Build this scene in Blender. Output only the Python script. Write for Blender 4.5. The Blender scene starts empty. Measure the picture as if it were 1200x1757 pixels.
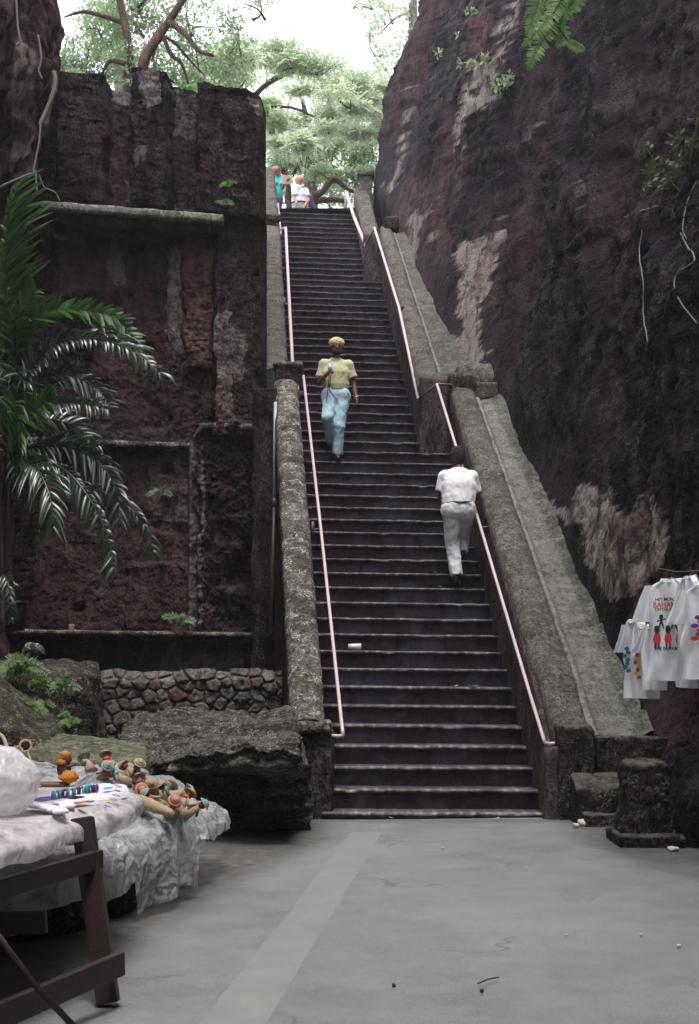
import bpy, math, random
import numpy as np
from mathutils import Vector

# ------------------------------------------------------------------ camera, sky, sun, exposure
SC = bpy.context.scene
COL = SC.collection
FP = 2388.0                       # focal length in photo pixels (1200 x 1757)
EYE = 1.54
HY = 1120.0                       # row of the horizon
cam_d = bpy.data.cameras.new('camera')
cam = bpy.data.objects.new('camera', cam_d); COL.objects.link(cam)
cam_d.sensor_fit = 'VERTICAL'; cam_d.sensor_height = 36.0
cam_d.lens = FP / 1757 * 36.0
cam_d.shift_y = (HY - 878.5) / 1757
cam_d.clip_end = 1000
cam.location = (0, 0, EYE); cam.rotation_euler = (math.radians(90), 0, 0)
SC.camera = cam

SUN_EL, SUN_ROT = math.radians(72), math.radians(165)
w = bpy.data.worlds.new('World'); SC.world = w; w.use_nodes = True
wn = w.node_tree; wn.nodes.clear()
sky = wn.nodes.new('ShaderNodeTexSky'); sky.sky_type = 'NISHITA'; sky.sun_disc = False
sky.sun_elevation = SUN_EL; sky.sun_rotation = SUN_ROT; sky.air_density = 1.0; sky.dust_density = 3.0
# overcast white cloud mixed over the clear sky
mixw = wn.nodes.new('ShaderNodeMix'); mixw.data_type = 'RGBA'; mixw.inputs[0].default_value = 0.62
wn.links.new(sky.outputs[0], mixw.inputs[6]); mixw.inputs[7].default_value = (9.6, 9.0, 9.9, 1)
bg = wn.nodes.new('ShaderNodeBackground'); bg.inputs[1].default_value = 0.15
wo = wn.nodes.new('ShaderNodeOutputWorld')
wn.links.new(mixw.outputs[2], bg.inputs[0]); wn.links.new(bg.outputs[0], wo.inputs[0])
sl = bpy.data.lights.new('sun', 'SUN'); sl.energy = 1.0; sl.angle = math.radians(14); sl.color = (1.0, 0.96, 0.90)
so = bpy.data.objects.new('sun', sl); COL.objects.link(so)
# nishita: rotation 0 puts the sun at +Y, positive turns it clockwise seen from above
sd = Vector((math.sin(SUN_ROT) * math.cos(SUN_EL), math.cos(SUN_ROT) * math.cos(SUN_EL), math.sin(SUN_EL)))
so.rotation_euler = (-sd).to_track_quat('-Z', 'Y').to_euler()
SC.view_settings.view_transform = 'Standard'; SC.view_settings.look = 'None'
SC.view_settings.gamma = 1; SC.view_settings.use_curve_mapping = False
SC.view_settings.exposure = 1.38
SC.cycles.max_bounces = 6; SC.cycles.diffuse_bounces = 4; SC.cycles.transparent_max_bounces = 16
SC.cycles.use_denoising = True

# ------------------------------------------------------------------ helpers
def P(px, py, d):
    return np.array([(px - 600) / FP * d, d, EYE - (py - HY) / FP * d])
def tag(o, label=None, cat=None, group=None, kind=None):
    if label: o['label'] = label
    if cat: o['category'] = cat
    if group: o['group'] = group
    if kind: o['kind'] = kind
    return o
def empty(name, loc=(0, 0, 0), label=None, cat=None, group=None):
    o = bpy.data.objects.new(name, None); COL.objects.link(o); o.location = loc
    o.empty_display_size = 0.1
    return tag(o, label, cat, group)
def mesh_obj(name, V, Fs, mat, parent=None, smooth=True, attrs=None, mats=None, mi=None):
    """V (n,3) array; Fs list of int arrays (m,k) or one array"""
    V = np.asarray(V, dtype=np.float64)
    if parent is not None:
        V = V - np.array(parent_world(parent))
    if isinstance(Fs, np.ndarray): Fs = [Fs]
    Fs = [np.asarray(f, dtype=np.int64) for f in Fs if len(f)]
    me = bpy.data.meshes.new(name)
    me.vertices.add(len(V)); me.vertices.foreach_set('co', V.astype(np.float32).ravel())
    nl = sum(f.size for f in Fs); npoly = sum(len(f) for f in Fs)
    me.loops.add(nl); me.polygons.add(npoly)
    me.loops.foreach_set('vertex_index', np.concatenate([f.ravel() for f in Fs]).astype(np.int32))
    tot = np.concatenate([np.full(len(f), f.shape[1]) for f in Fs])
    st = np.concatenate([[0], np.cumsum(tot)[:-1]])
    me.polygons.foreach_set('loop_start', st.astype(np.int32))
    try: me.polygons.foreach_set('loop_total', tot.astype(np.int32))
    except Exception: pass
    for m in (mats or [mat]): me.materials.append(m)
    if mi is not None: me.polygons.foreach_set('material_index', np.asarray(mi, dtype=np.int32))
    me.polygons.foreach_set('use_smooth', np.full(npoly, smooth))
    me.update(calc_edges=True); me.validate()
    if attrs:
        for k, a in attrs.items():
            at = me.attributes.new(k, 'FLOAT', 'POINT'); at.data.foreach_set('value', np.asarray(a, dtype=np.float32))
    o = bpy.data.objects.new(name, me); COL.objects.link(o)
    if parent is not None: o.parent = parent
    return o
def parent_world(p):
    l = Vector((0, 0, 0)); q = p
    while q is not None:
        l = l + Vector(q.location); q = q.parent
    return l
TAB = np.random.RandomState(7).rand(8192)
def vnoise(Q, seed=0):
    Q = np.asarray(Q, dtype=np.float64); i = np.floor(Q).astype(np.int64); f = Q - i
    f = f * f * (3 - 2 * f); r = 0
    for a in (0, 1):
        for b in (0, 1):
            for c in (0, 1):
                h = ((i[..., 0] + a) * 73856093) ^ ((i[..., 1] + b) * 19349663) ^ ((i[..., 2] + c) * 83492791) ^ (seed * 2654435)
                h = (h ^ (h >> 13)) & 8191
                wgt = (f[..., 0] if a else 1 - f[..., 0]) * (f[..., 1] if b else 1 - f[..., 1]) * (f[..., 2] if c else 1 - f[..., 2])
                r = r + wgt * TAB[h]
    return r * 2 - 1
def fbm(Q, octs=4, seed=0, gain=0.5):
    Q = np.asarray(Q, dtype=np.float64); r = 0; a = 1.0; t = 0
    for k in range(octs):
        r = r + a * vnoise(Q * 2.03 ** k + k * 17.3, seed + k); t += a; a *= gain
    return r / t
def ridge(Q, octs=4, seed=0):
    r = 0; a = 1; t = 0
    for k in range(octs):
        r = r + a * (1 - 2 * np.abs(vnoise(np.asarray(Q) * 2.1 ** k + k * 9.1, seed + k))); t += a; a *= .5
    return r / t
def sstep(a, b, x): 
    t = np.clip((x - a) / (b - a), 0, 1); return t * t * (3 - 2 * t)
def grid_faces(nu, nv, base=0, wrap_u=False):
    i = np.arange(nu if wrap_u else nu - 1)[:, None]; j = np.arange(nv - 1)[None, :]
    i2 = (i + 1) % nu
    return (np.stack([i * nv + j, i2 * nv + j, i2 * nv + j + 1, i * nv + j + 1], -1).reshape(-1, 4) + base)
def grid_obj(name, G, mat, parent=None, attrs=None, flip=False, smooth=True):
    nu, nv = G.shape[:2]; F = grid_faces(nu, nv)
    if flip: F = F[:, ::-1]
    return mesh_obj(name, G.reshape(-1, 3), F, mat, parent, smooth, attrs)
class MB:
    """collects verts and faces of any size"""
    def __init__(s): s.V = []; s.F = {}; s.n = 0
    def add(s, V, F):
        V = np.asarray(V, float); F = np.asarray(F, dtype=np.int64)
        s.F.setdefault(F.shape[1], []).append(F + s.n); s.V.append(V); s.n += len(V); return s
    def build(s, name, mat, parent=None, smooth=True, attrs=None):
        return mesh_obj(name, np.concatenate(s.V), [np.concatenate(f) for f in s.F.values()], mat, parent, smooth, attrs)
def tube_vf(pts, rad, seg=8, cap=True):
    pts = np.asarray(pts, float); n = len(pts); rad = np.broadcast_to(np.asarray(rad, float), (n,))
    T = np.gradient(pts, axis=0); T /= np.linalg.norm(T, axis=1)[:, None] + 1e-9
    up = np.array([0, 0, 1.0]) if abs(T[0][2]) < .9 else np.array([1.0, 0, 0])
    V = []
    a = np.arange(seg) / seg * 2 * np.pi
    U = np.cross(T[0], up); U /= np.linalg.norm(U)
    for k in range(n):
        U = U - T[k] * np.dot(U, T[k]); U /= np.linalg.norm(U) + 1e-9
        W = np.cross(T[k], U)
        V.append(pts[k] + rad[k] * (np.cos(a)[:, None] * U + np.sin(a)[:, None] * W))
    V = np.concatenate(V)
    i = np.arange(n - 1)[:, None]; j = np.arange(seg)[None, :]; j2 = (j + 1) % seg
    F = np.stack([i * seg + j, i * seg + j2, (i + 1) * seg + j2, (i + 1) * seg + j], -1).reshape(-1, 4)
    if cap:
        V = np.concatenate([V, pts[:1], pts[-1:]]); c0, c1 = n * seg, n * seg + 1
        jj = np.arange(seg); j2 = (jj + 1) % seg
        t0 = np.stack([np.full(seg, c0), j2, jj, jj], -1); t1 = np.stack([np.full(seg, c1), (n - 1) * seg + jj, (n - 1) * seg + j2, (n - 1) * seg + j2], -1)
        return V, F, np.concatenate([t0[:, :3], t1[:, :3]])
    return V, F, None
def add_tube(mb, pts, rad, seg=8):
    V, F, T = tube_vf(pts, rad, seg); n0 = mb.n; mb.add(V, F)
    mb.F.setdefault(3, []).append(T + n0)
def smooth_path(pts, k=6):
    pts = np.asarray(pts, float); out = []
    n = len(pts)
    for i in range(n - 1):
        p0, p1, p2, p3 = pts[max(i - 1, 0)], pts[i], pts[i + 1], pts[min(i + 2, n - 1)]
        for t in np.arange(k) / k:
            out.append(.5 * ((2 * p1) + (-p0 + p2) * t + (2 * p0 - 5 * p1 + 4 * p2 - p3) * t * t + (-p0 + 3 * p1 - 3 * p2 + p3) * t ** 3))
    out.append(pts[-1]); return np.array(out)
def box_grid(div):
    """unit cube surface [-1,1]^3 as quads, shared vertices merged"""
    nx, ny, nz = div; V = []; F = []; n = 0
    def face(ax, sgn, a, b):
        nonlocal n
        na, nb = div[a], div[b]
        A, B = np.meshgrid(np.linspace(-1, 1, na + 1), np.linspace(-1, 1, nb + 1), indexing='ij')
        Q = np.zeros(A.shape + (3,)); Q[..., ax] = sgn; Q[..., a] = A; Q[..., b] = B
        f = grid_faces(na + 1, nb + 1)
        if sgn < 0: f = f[:, ::-1]
        V.append(Q.reshape(-1, 3)); F.append(f + n); n += Q.size // 3
    for s in (-1, 1):
        face(0, s, 1, 2); face(1, s, 2, 0); face(2, s, 0, 1)
    V = np.concatenate(V); F = np.concatenate(F)
    key = np.round(V * 1e4).astype(np.int64)
    _, idx, inv = np.unique(key, axis=0, return_index=True, return_inverse=True)
    return V[idx], inv.ravel()[F]
def hexa_vf(C, cell=.05, rnd=.04, amp=.01, freq=4., seed=0, octs=4, fn=None):
    """C: 8 corners ordered (x-,y-,z-),(x+,y-,z-),(x+,y+,z-),(x-,y+,z-), then the same at z+"""
    C = np.asarray(C, float)
    L = [np.linalg.norm(C[1] - C[0]) , np.linalg.norm(C[3] - C[0]), np.linalg.norm(C[4] - C[0])]
    div = [int(np.clip(round(l / cell), 3, 220)) for l in L]
    U, F = box_grid(div)
    h = np.array(L) / 2; p0 = U * h; R = min(rnd, h.min() * .98)
    pc = np.clip(p0, -(h - R), h - R); d = p0 - pc; ln = np.linalg.norm(d, axis=1)
    p = np.where(ln[:, None] > 1e-9, pc + d / np.maximum(ln, 1e-9)[:, None] * R, p0)
    U = p / h
    u, v, w_ = (U[:, i:i + 1] * .5 + .5 for i in range(3))
    Q = ((1-u)*(1-v)*(1-w_)*C[0] + u*(1-v)*(1-w_)*C[1] + u*v*(1-w_)*C[2] + (1-u)*v*(1-w_)*C[3]
         + (1-u)*(1-v)*w_*C[4] + u*(1-v)*w_*C[5] + u*v*w_*C[6] + (1-u)*v*w_*C[7])
    if amp:
        N = np.stack([fbm(Q * freq + k * 31.7 + seed * 3.3, octs, seed + k * 5, .55) for k in range(3)], -1)
        Q = Q + N * amp * 1.6
    if fn is not None: Q = fn(Q, U)
    return Q, F
def hexa(name, C, mat, parent=None, smooth=True, **k):
    Q, F = hexa_vf(C, **k); return mesh_obj(name, Q, F, mat, parent, smooth)
def boxC(x0, x1, y0, y1, z0, z1):
    return np.array([(x0,y0,z0),(x1,y0,z0),(x1,y1,z0),(x0,y1,z0),(x0,y0,z1),(x1,y0,z1),(x1,y1,z1),(x0,y1,z1)], float)
def sphere_vf(c, r, seg=14, rings=9, scale=(1, 1, 1)):
    th = np.linspace(0, np.pi, rings + 1)[1:-1]; ph = np.arange(seg) / seg * 2 * np.pi
    V = [(0, 0, 1)] + [(math.sin(t) * math.cos(p), math.sin(t) * math.sin(p), math.cos(t)) for t in th for p in ph] + [(0, 0, -1)]
    V = np.array(V) * r * np.array(scale) + np.array(c)
    Q = []; T = []
    for j in range(seg):
        j2 = (j + 1) % seg; T.append((0, 1 + j, 1 + j2)); b = 1 + (rings - 2) * seg; T.append((len(V) - 1, b + j2, b + j))
        for i in range(rings - 2):
            a = 1 + i * seg; Q.append((a + j, a + seg + j, a + seg + j2, a + j2))
    return V, np.array(Q), np.array(T)
def add_sphere(mb, c, r, seg=14, rings=9, scale=(1, 1, 1)):
    V, Q, T = sphere_vf(c, r, seg, rings, scale); n0 = mb.n; mb.add(V, Q); mb.F.setdefault(3, []).append(T + n0)
def add_cone(mb, a, b, ra, rb, seg=10):
    add_tube(mb, np.array([a, b], float), [ra, rb], seg)
def add_box(mb, x0, x1, y0, y1, z0, z1):
    mb.add(boxC(x0, x1, y0, y1, z0, z1), [(0,3,2,1),(4,5,6,7),(0,1,5,4),(1,2,6,5),(2,3,7,6),(3,0,4,7)])
def add_bar(mb, a, b, w_, t, up=(0, 0, 1)):
    a = np.array(a, float); b = np.array(b, float); d = b - a; d /= np.linalg.norm(d)
    s = np.cross(d, up); s /= np.linalg.norm(s); u = np.cross(s, d)
    c = []
    for e in (a, b):
        for (i, j) in ((-1, -1), (1, -1), (1, 1), (-1, 1)): c.append(e + s * i * w_ / 2 + u * j * t / 2)
    mb.add(np.array(c), [(0,1,2,3)[::-1],(4,5,6,7),(0,1,5,4),(1,2,6,5),(2,3,7,6),(3,0,4,7)])
def in_poly(px, py, poly):
    r = np.zeros(px.shape, bool); n = len(poly)
    for i in range(n):
        x1, y1 = poly[i]; x2, y2 = poly[(i + 1) % n]
        c = ((y1 > py) != (y2 > py)) & (px < (x2 - x1) * (py - y1) / ((y2 - y1) or 1e-9) + x1)
        r ^= c
    return r
def proj(V):
    return 600 + V[..., 0] / V[..., 1] * FP, HY - (V[..., 2] - EYE) / V[..., 1] * FP

# ------------------------------------------------------------------ materials
class NT:
    def __init__(s, name):
        s.m = bpy.data.materials.new(name); s.m.use_nodes = True; s.t = s.m.node_tree; s.t.nodes.clear()
        s.out = s.t.nodes.new('ShaderNodeOutputMaterial'); s.b = s.t.nodes.new('ShaderNodeBsdfPrincipled')
        s.t.links.new(s.b.outputs[0], s.out.inputs[0])
        s.tc = s.t.nodes.new('ShaderNodeNewGeometry').outputs['Position']
    def link(s, a, b): s.t.links.new(a, b)
    def val(s, sock, v):
        if hasattr(v, 'is_output') or hasattr(v, 'links'): s.link(v, sock)
        else: sock.default_value = v
    def mapv(s, scale=(1, 1, 1), rot=(0, 0, 0), src=None):
        n = s.t.nodes.new('ShaderNodeMapping'); n.inputs['Scale'].default_value = scale; n.inputs['Rotation'].default_value = rot
        s.link(src or s.tc, n.inputs[0]); return n.outputs[0]
    def noise(s, sc=5, det=6, rough=.6, vec=None, dist=0):
        n = s.t.nodes.new('ShaderNodeTexNoise'); n.inputs['Scale'].default_value = sc; n.inputs['Detail'].default_value = det
        n.inputs['Roughness'].default_value = rough; n.inputs['Distortion'].default_value = dist
        s.link(vec or s.tc, n.inputs['Vector']); return n.outputs[0]
    def vor(s, sc=5, feat='F1', vec=None, out=0):
        n = s.t.nodes.new('ShaderNodeTexVoronoi'); n.feature = feat; n.inputs['Scale'].default_value = sc
        s.link(vec or s.tc, n.inputs['Vector']); return n.outputs[out]
    def ramp(s, src, stops):
        n = s.t.nodes.new('ShaderNodeValToRGB'); r = n.color_ramp
        while len(r.elements) < len(stops): r.elements.new(.5)
        for e, (p, c) in zip(r.elements, stops):
            e.position = p; e.color = (c, c, c, 1) if isinstance(c, (int, float)) else tuple(c) + (1,)
        s.link(src, n.inputs[0]); return n.outputs[0]
    def mix(s, f, a, b, mode='MIX'):
        n = s.t.nodes.new('ShaderNodeMix'); n.data_type = 'RGBA'; n.blend_type = mode
        s.val(n.inputs[0], f)
        for i, v in ((6, a), (7, b)):
            if isinstance(v, tuple) and len(v) == 3: v = v + (1,)
            s.val(n.inputs[i], v)
        return n.outputs[2]
    def math(s, op, a, b=0.0, clamp=False):
        n = s.t.nodes.new('ShaderNodeMath'); n.operation = op; n.use_clamp = clamp
        s.val(n.inputs[0], a); s.val(n.inputs[1], b); return n.outputs[0]
    def attr(s, name):
        n = s.t.nodes.new('ShaderNodeAttribute'); n.attribute_name = name; return n.outputs['Fac']
    def sepz(s, src=None, k=2):
        n = s.t.nodes.new('ShaderNodeSeparateXYZ'); s.link(src or s.tc, n.inputs[0]); return n.outputs[k]
    def normal(s):
        g = s.t.nodes.new('ShaderNodeNewGeometry'); return g.outputs['Normal']
    def bump(s, h, st=.5, dist=.02):
        n = s.t.nodes.new('ShaderNodeBump'); n.inputs['Strength'].default_value = st; n.inputs['Distance'].default_value = dist
        s.link(h, n.inputs['Height']); s.link(n.outputs[0], s.b.inputs['Normal']); return n
    def set(s, **k):
        for a, v in k.items():
            if isinstance(v, tuple) and len(v) == 3: v = v + (1,)
            s.val(s.b.inputs[a.replace('_', ' ')], v)
        return s.m
def flat_mat(name, col, rough=.7, var=.15, sc=30, bump=.0, metal=0, **k):
    n = NT(name); f = n.noise(sc, 4)
    c = n.mix(f, tuple(x * (1 - var) for x in col), tuple(min(1, x * (1 + var)) for x in col))
    if bump: n.bump(n.noise(sc * 3, 4), bump, .01)
    n.set(Base_Color=c, Roughness=rough, Metallic=metal)
    for a, v in k.items(): n.val(n.b.inputs[a.replace('_', ' ')], v)
    return n.m
def rock_mat(name, dark, mid, pale, sc=1.0, lich=.5, stretch=(1, 1, .35), moss_or_top_light=0, bd=.04, bs=.9, rough=.85, streak=.6, crack=0, mc=((.035, .05, .018), (.11, .125, .055))):
    """weathered limestone: dark stains and painted pit shade over brown rock, scattered pale lichen; attributes pale and rust come from the mesh"""
    n = NT(name)
    v = n.mapv((sc * stretch[0], sc * stretch[1], sc * stretch[2]))
    a = n.noise(1.3, 10, .68, v, .4); b = n.noise(7, 9, .72, v); c = n.noise(34, 6, .7)
    st = n.noise(.55, 6, .6, n.mapv((sc * 1.6, sc * 1.6, sc * .28)), .3)
    base = n.mix(n.ramp(a, [(.42, 0.), (.58, 1.)]), dark, mid)
    base = n.mix(n.ramp(b, [(.47, 0.), (.62, .85)]), base, tuple(x * 1.7 for x in mid))
    base = n.mix(n.ramp(c, [(.40, .9), (.52, 0.)]), base, tuple(x * .35 for x in dark))  # pits painted darker, carrying relief that soft light leaves flat
    base = n.mix(n.ramp(st, [(.40, streak), (.54, 0.)]), base, tuple(x * .5 for x in dark))
    l = n.math('MULTIPLY', n.ramp(n.noise(3.1, 8, .75, v), [(.50, 0.), (.58, 1.)]), n.ramp(n.noise(48, 5, .75), [(.50, 0.), (.57, 1.)]))
    base = n.mix(n.math('MULTIPLY', l, lich, True), base, pale)
    pa = n.math('MULTIPLY', n.math('MULTIPLY', n.attr('pale'), 1.6), n.ramp(n.noise(11, 8, .75, v), [(.40, .15), (.54, 1.)]), True)
    base = n.mix(pa, base, n.mix(b, tuple(x * .6 for x in pale), tuple(x * 1.25 for x in pale)))
    ru = n.math('MULTIPLY', n.attr('rust'), n.ramp(n.noise(6, 8, .7, v), [(.40, .2), (.56, 1.)]), True)
    base = n.mix(ru, base, n.mix(b, (.070, .034, .032), (.30, .165, .155)))
    if crack:
        wv_ = n.t.nodes.new('ShaderNodeVectorMath'); wv_.operation = 'ADD'; n.link(n.mapv((sc, sc, sc * .30)), wv_.inputs[0])
        nn_ = n.t.nodes.new('ShaderNodeTexNoise'); nn_.inputs['Scale'].default_value = 1.6; nn_.inputs['Detail'].default_value = 6; n.link(n.tc, nn_.inputs['Vector'])
        sc_n = n.t.nodes.new('ShaderNodeVectorMath'); sc_n.operation = 'SCALE'; sc_n.inputs[3].default_value = .7; n.link(nn_.outputs['Color'], sc_n.inputs[0]); n.link(sc_n.outputs[0], wv_.inputs[1])
        ck = n.ramp(n.vor(1.5, 'DISTANCE_TO_EDGE', wv_.outputs[0]), [(0., 1.), (.055, 0.)])
        base = n.mix(n.math('MULTIPLY', ck, n.ramp(a, [(.4, 0.), (.55, .85)])), base, tuple(x * .3 for x in dark))
        painted_glint = n.math('MULTIPLY', n.ramp(n.noise(1.1, 6, .7), [(.48, 0.), (.62, 1.)]), n.ramp(n.noise(85, 4, .8, n.mapv((1, 1, .6))), [(.54, 0.), (.62, 1.)]))
        base = n.mix(n.math('MULTIPLY', painted_glint, .6), base, (.10, .075, .11))  # lavender specks paint highlights into the rock colour
    if moss_or_top_light:
        nz = n.sepz(n.normal())
        mo = n.math('MULTIPLY', n.ramp(nz, [(.25, 0.), (.7, 1.)]), n.ramp(n.noise(9, 7, .7), [(.4, 0.), (.6, moss_or_top_light)]))
        base = n.mix(mo, base, n.mix(c, *mc))
    hgt = n.math('ADD', n.math('MULTIPLY', b, 1.4), n.math('ADD', c, n.math('MULTIPLY', n.noise(110, 4, .7), .35)))
    hgt = n.math('ADD', hgt, n.math('MULTIPLY', n.ramp(n.vor(16, 'F1', n.mapv((sc, sc, sc * .6))), [(0., 0.), (.35, 1.)]), .5))
    n.bump(hgt, bs, bd)
    n.set(Base_Color=base, Roughness=rough)
    n.b.inputs['Specular IOR Level'].default_value = .10
    return n.m
M = {}
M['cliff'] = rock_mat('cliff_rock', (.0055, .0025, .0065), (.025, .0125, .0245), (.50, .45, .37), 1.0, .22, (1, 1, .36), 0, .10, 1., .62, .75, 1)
M['wallrock'] = rock_mat('stained_wall', (.013, .0065, .009), (.047, .029, .036), (.30, .27, .25), 1.3, .35, (1, 1, .6), 0, .035, .9)
M['coping'] = rock_mat('coping_stone', (.075, .068, .060), (.125, .118, .102), (.40, .40, .36), 1.5, .35, (1, 1, 1), .1, .02, .8, .85, .25)
M['slab'] = rock_mat('pitted_slab_stone', (.06, .05, .045), (.20, .185, .16), (.46, .44, .39), 1.8, 1.2, (1, 1, 2.6), .12, .05, 1.)
M['ledge'] = rock_mat('pale_ledge_stone', (.12, .115, .10), (.27, .27, .225), (.5, .5, .44), 1.5, .4, (1, 1, 1), .1, .015, .7, .85, .2)
M['coping_dark'] = rock_mat('left_coping_stone', (.055, .046, .042), (.15, .14, .12), (.55, .55, .50), 2.0, 1.5, (1, 1, 1), .15, .02, .9, .85, .5)
M['ramp'] = rock_mat('ramp_stone', (.066, .062, .053), (.115, .115, .098), (.42, .42, .37), 1.2, .25, (1, 1, 1), .15, .012, .7, .85, .3)
M['pier'] = rock_mat('pier_stone', (.020, .016, .016), (.055, .045, .041), (.30, .29, .25), 3, .6, (1, 1, .8), .9, .03, .9, mc=((.10, .095, .08), (.24, .235, .20)))  # upward faces painted paler, top light put into the stone colour
M['boulder'] = rock_mat('boulder_stone', (.035, .028, .026), (.12, .105, .09), (.40, .38, .33), 2.0, 1.3, (1, 1, 2.2), .5, .04, 1.)
M['inner'] = rock_mat('inner_parapet_wall', (.032, .024, .023), (.095, .077, .07), (.26, .24, .21), 2.0, .3, (1, 1, .25), 0, .015, .7)
def step_mat():
    n = NT('step_stone')
    a = n.noise(2.2, 8, .65); b = n.noise(14, 7, .7); c = n.noise(70, 4, .7)
    base = n.mix(n.ramp(a, [(.35, 0.), (.65, 1.)]), (.013, .009, .015), (.038, .027, .046))
    base = n.mix(n.ramp(b, [(.45, 0.), (.7, .8)]), base, (.072, .058, .080))
    base = n.mix(n.ramp(n.noise(3.4, 5, .6), [(.46, 0.), (.56, .7)]), base, (.030, .017, .022))
    base = n.mix(n.ramp(n.noise(2.1, 5, .6), [(.50, 0.), (.60, .6)]), base, (.075, .066, .095))
    wv = n.mapv((3.1, .01, 5.26)); br = n.t.nodes.new('ShaderNodeTexBrick')
    n.link(n.mapv((1, 1, 1), (math.radians(90), 0, 0)), br.inputs['Vector'])
    br.inputs['Scale'].default_value = 1.0; br.inputs['Mortar Size'].default_value = .006
    br.inputs['Brick Width'].default_value = .27; br.inputs['Row Height'].default_value = .19
    br.inputs['Color1'].default_value = (1, 1, 1, 1); br.inputs['Color2'].default_value = (.7, .7, .7, 1); br.inputs['Mortar'].default_value = (.35, .33, .33, 1)
    base = n.mix(.6, base, n.mix(1.0, base, br.outputs[0], 'MULTIPLY'))
    wr = n.math('MULTIPLY', n.attr('wear_and_skylight'), n.ramp(n.noise(9, 6, .75), [(.38, .22), (.58, 1.)]), True)
    base = n.mix(wr, base, n.mix(b, (.20, .18, .18), (.58, .54, .52)))  # worn stone, paled further for skylight caught by the treads
    base = n.mix(n.ramp(n.noise(5.3, 9, .75), [(.68, 0.), (.74, .7)]), base, (.30, .29, .27))
    n.bump(n.math('ADD', b, n.math('MULTIPLY', c, .6)), .8, .015)
    n.b.inputs['Specular IOR Level'].default_value = .2
    return n.set(Base_Color=base, Roughness=.75)
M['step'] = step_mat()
def ground_mat():
    n = NT('worn_concrete')
    a = n.noise(.35, 8, .6); b = n.noise(2.6, 8, .65); c = n.noise(60, 5, .7); d = n.noise(230, 3, .7)
    base = n.mix(n.ramp(a, [(.42, 0.), (.58, 1.)]), (.105, .122, .117), (.172, .196, .188))
    base = n.mix(n.ramp(b, [(.4, 0.), (.75, .8)]), base, (.205, .236, .228))
    base = n.mix(n.ramp(b, [(.28, .6), (.42, 0.)]), base, (.14, .135, .13))
    base = n.mix(n.ramp(c, [(.42, .5), (.55, 0.)]), base, (.17, .165, .155))
    base = n.mix(n.ramp(d, [(.54, 0.), (.62, .6)]), base, (.36, .36, .34))
    base = n.mix(n.ramp(n.noise(170, 3, .8), [(.36, .6), (.44, 0.)]), base, (.07, .07, .068))
    base = n.mix(n.math('MULTIPLY', n.ramp(n.noise(1.1, 9, .72, None, .6), [(.52, 0.), (.64, .5)]), n.ramp(c, [(.42, 0.), (.56, 1.)])), base, (.11, .11, .105))
    cd = n.t.nodes.new('ShaderNodeVectorMath'); cd.operation = 'ADD'; cn = n.t.nodes.new('ShaderNodeTexNoise'); cn.inputs['Scale'].default_value = 1.3; cn.inputs['Detail'].default_value = 8; n.link(n.tc, cn.inputs['Vector']); n.link(n.tc, cd.inputs[0]); n.link(cn.outputs['Color'], cd.inputs[1])
    base = n.mix(n.math('MULTIPLY', n.ramp(n.vor(.42, 'DISTANCE_TO_EDGE', cd.outputs[0]), [(0., .7), (.006, 0.)]), n.ramp(n.noise(.8, 3, .5), [(.5, 0.), (.56, 1.)])), base, (.07, .068, .065))
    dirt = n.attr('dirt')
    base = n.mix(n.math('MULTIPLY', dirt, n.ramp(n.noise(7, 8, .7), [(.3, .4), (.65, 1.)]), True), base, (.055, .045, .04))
    n.bump(n.math('ADD', n.math('MULTIPLY', c, 1.0), n.math('ADD', d, n.math('MULTIPLY', b, 3.0))), .5, .006)
    return n.set(Base_Color=base, Roughness=.82)
M['ground'] = ground_mat()
def strip_mat():
    n = NT('concrete_strip_patch')
    b = n.noise(3, 8, .65); c = n.noise(80, 5, .7)
    base = n.mix(n.ramp(b, [(.35, 0.), (.7, 1.)]), (.165, .182, .170), (.205, .222, .206))
    base = n.mix(n.ramp(c, [(.4, .4), (.55, 0.)]), base, (.21, .205, .19))
    n.bump(c, .4, .004); return n.set(Base_Color=base, Roughness=.8)
M['strip'] = strip_mat()
M['rail'] = flat_mat('pale_painted_pipe', (.58, .48, .49), .35, .12, 12, .1)
M['rail_dark'] = flat_mat('tarnished_pipe', (.10, .075, .08), .4, .3, 20, .1)
M['pipe'] = flat_mat('grey_pipe', (.42, .44, .50), .3, .15, 12)
def leaf_mat(name, c1, c2, trans=.45, rough=.45, spec=.5):
    n = NT(name); g = n.t.nodes.new('ShaderNodeNewGeometry'); r = g.outputs['Random Per Island']
    c = n.mix(r, c1, c2)
    n.set(Base_Color=c, Roughness=rough); n.b.inputs['Specular IOR Level'].default_value = spec
    tr = n.t.nodes.new('ShaderNodeBsdfTranslucent'); n.link(n.mix(.35, c, tuple(min(1, x * 2.2) for x in c2)), tr.inputs[0])
    ms = n.t.nodes.new('ShaderNodeMixShader'); ms.inputs[0].default_value = trans
    n.link(n.b.outputs[0], ms.inputs[1]); n.link(tr.outputs[0], ms.inputs[2]); n.link(ms.outputs[0], n.out.inputs[0])
    return n.m
M['leaf_top'] = leaf_mat('canopy_leaf', (.27, .42, .20), (.50, .63, .40), .62, .5)
M['leaf_mid'] = leaf_mat('tree_leaf', (.11, .19, .09), (.27, .38, .20), .58, .45)
M['leaf_dark'] = leaf_mat('bush_leaf', (.03, .055, .02), (.09, .12, .04), .3, .45)
M['leaf_bright'] = leaf_mat('fresh_leaf', (.12, .26, .07), (.20, .36, .12), .5, .5)
M['palm_green'] = leaf_mat('green_palm_leaf', (.018, .060, .012), (.045, .12, .025), .3, .4, .4)
M['palm'] = leaf_mat('palm_leaf', (.014, .030, .018), (.03, .065, .034), .15, .3, .8)
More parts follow.
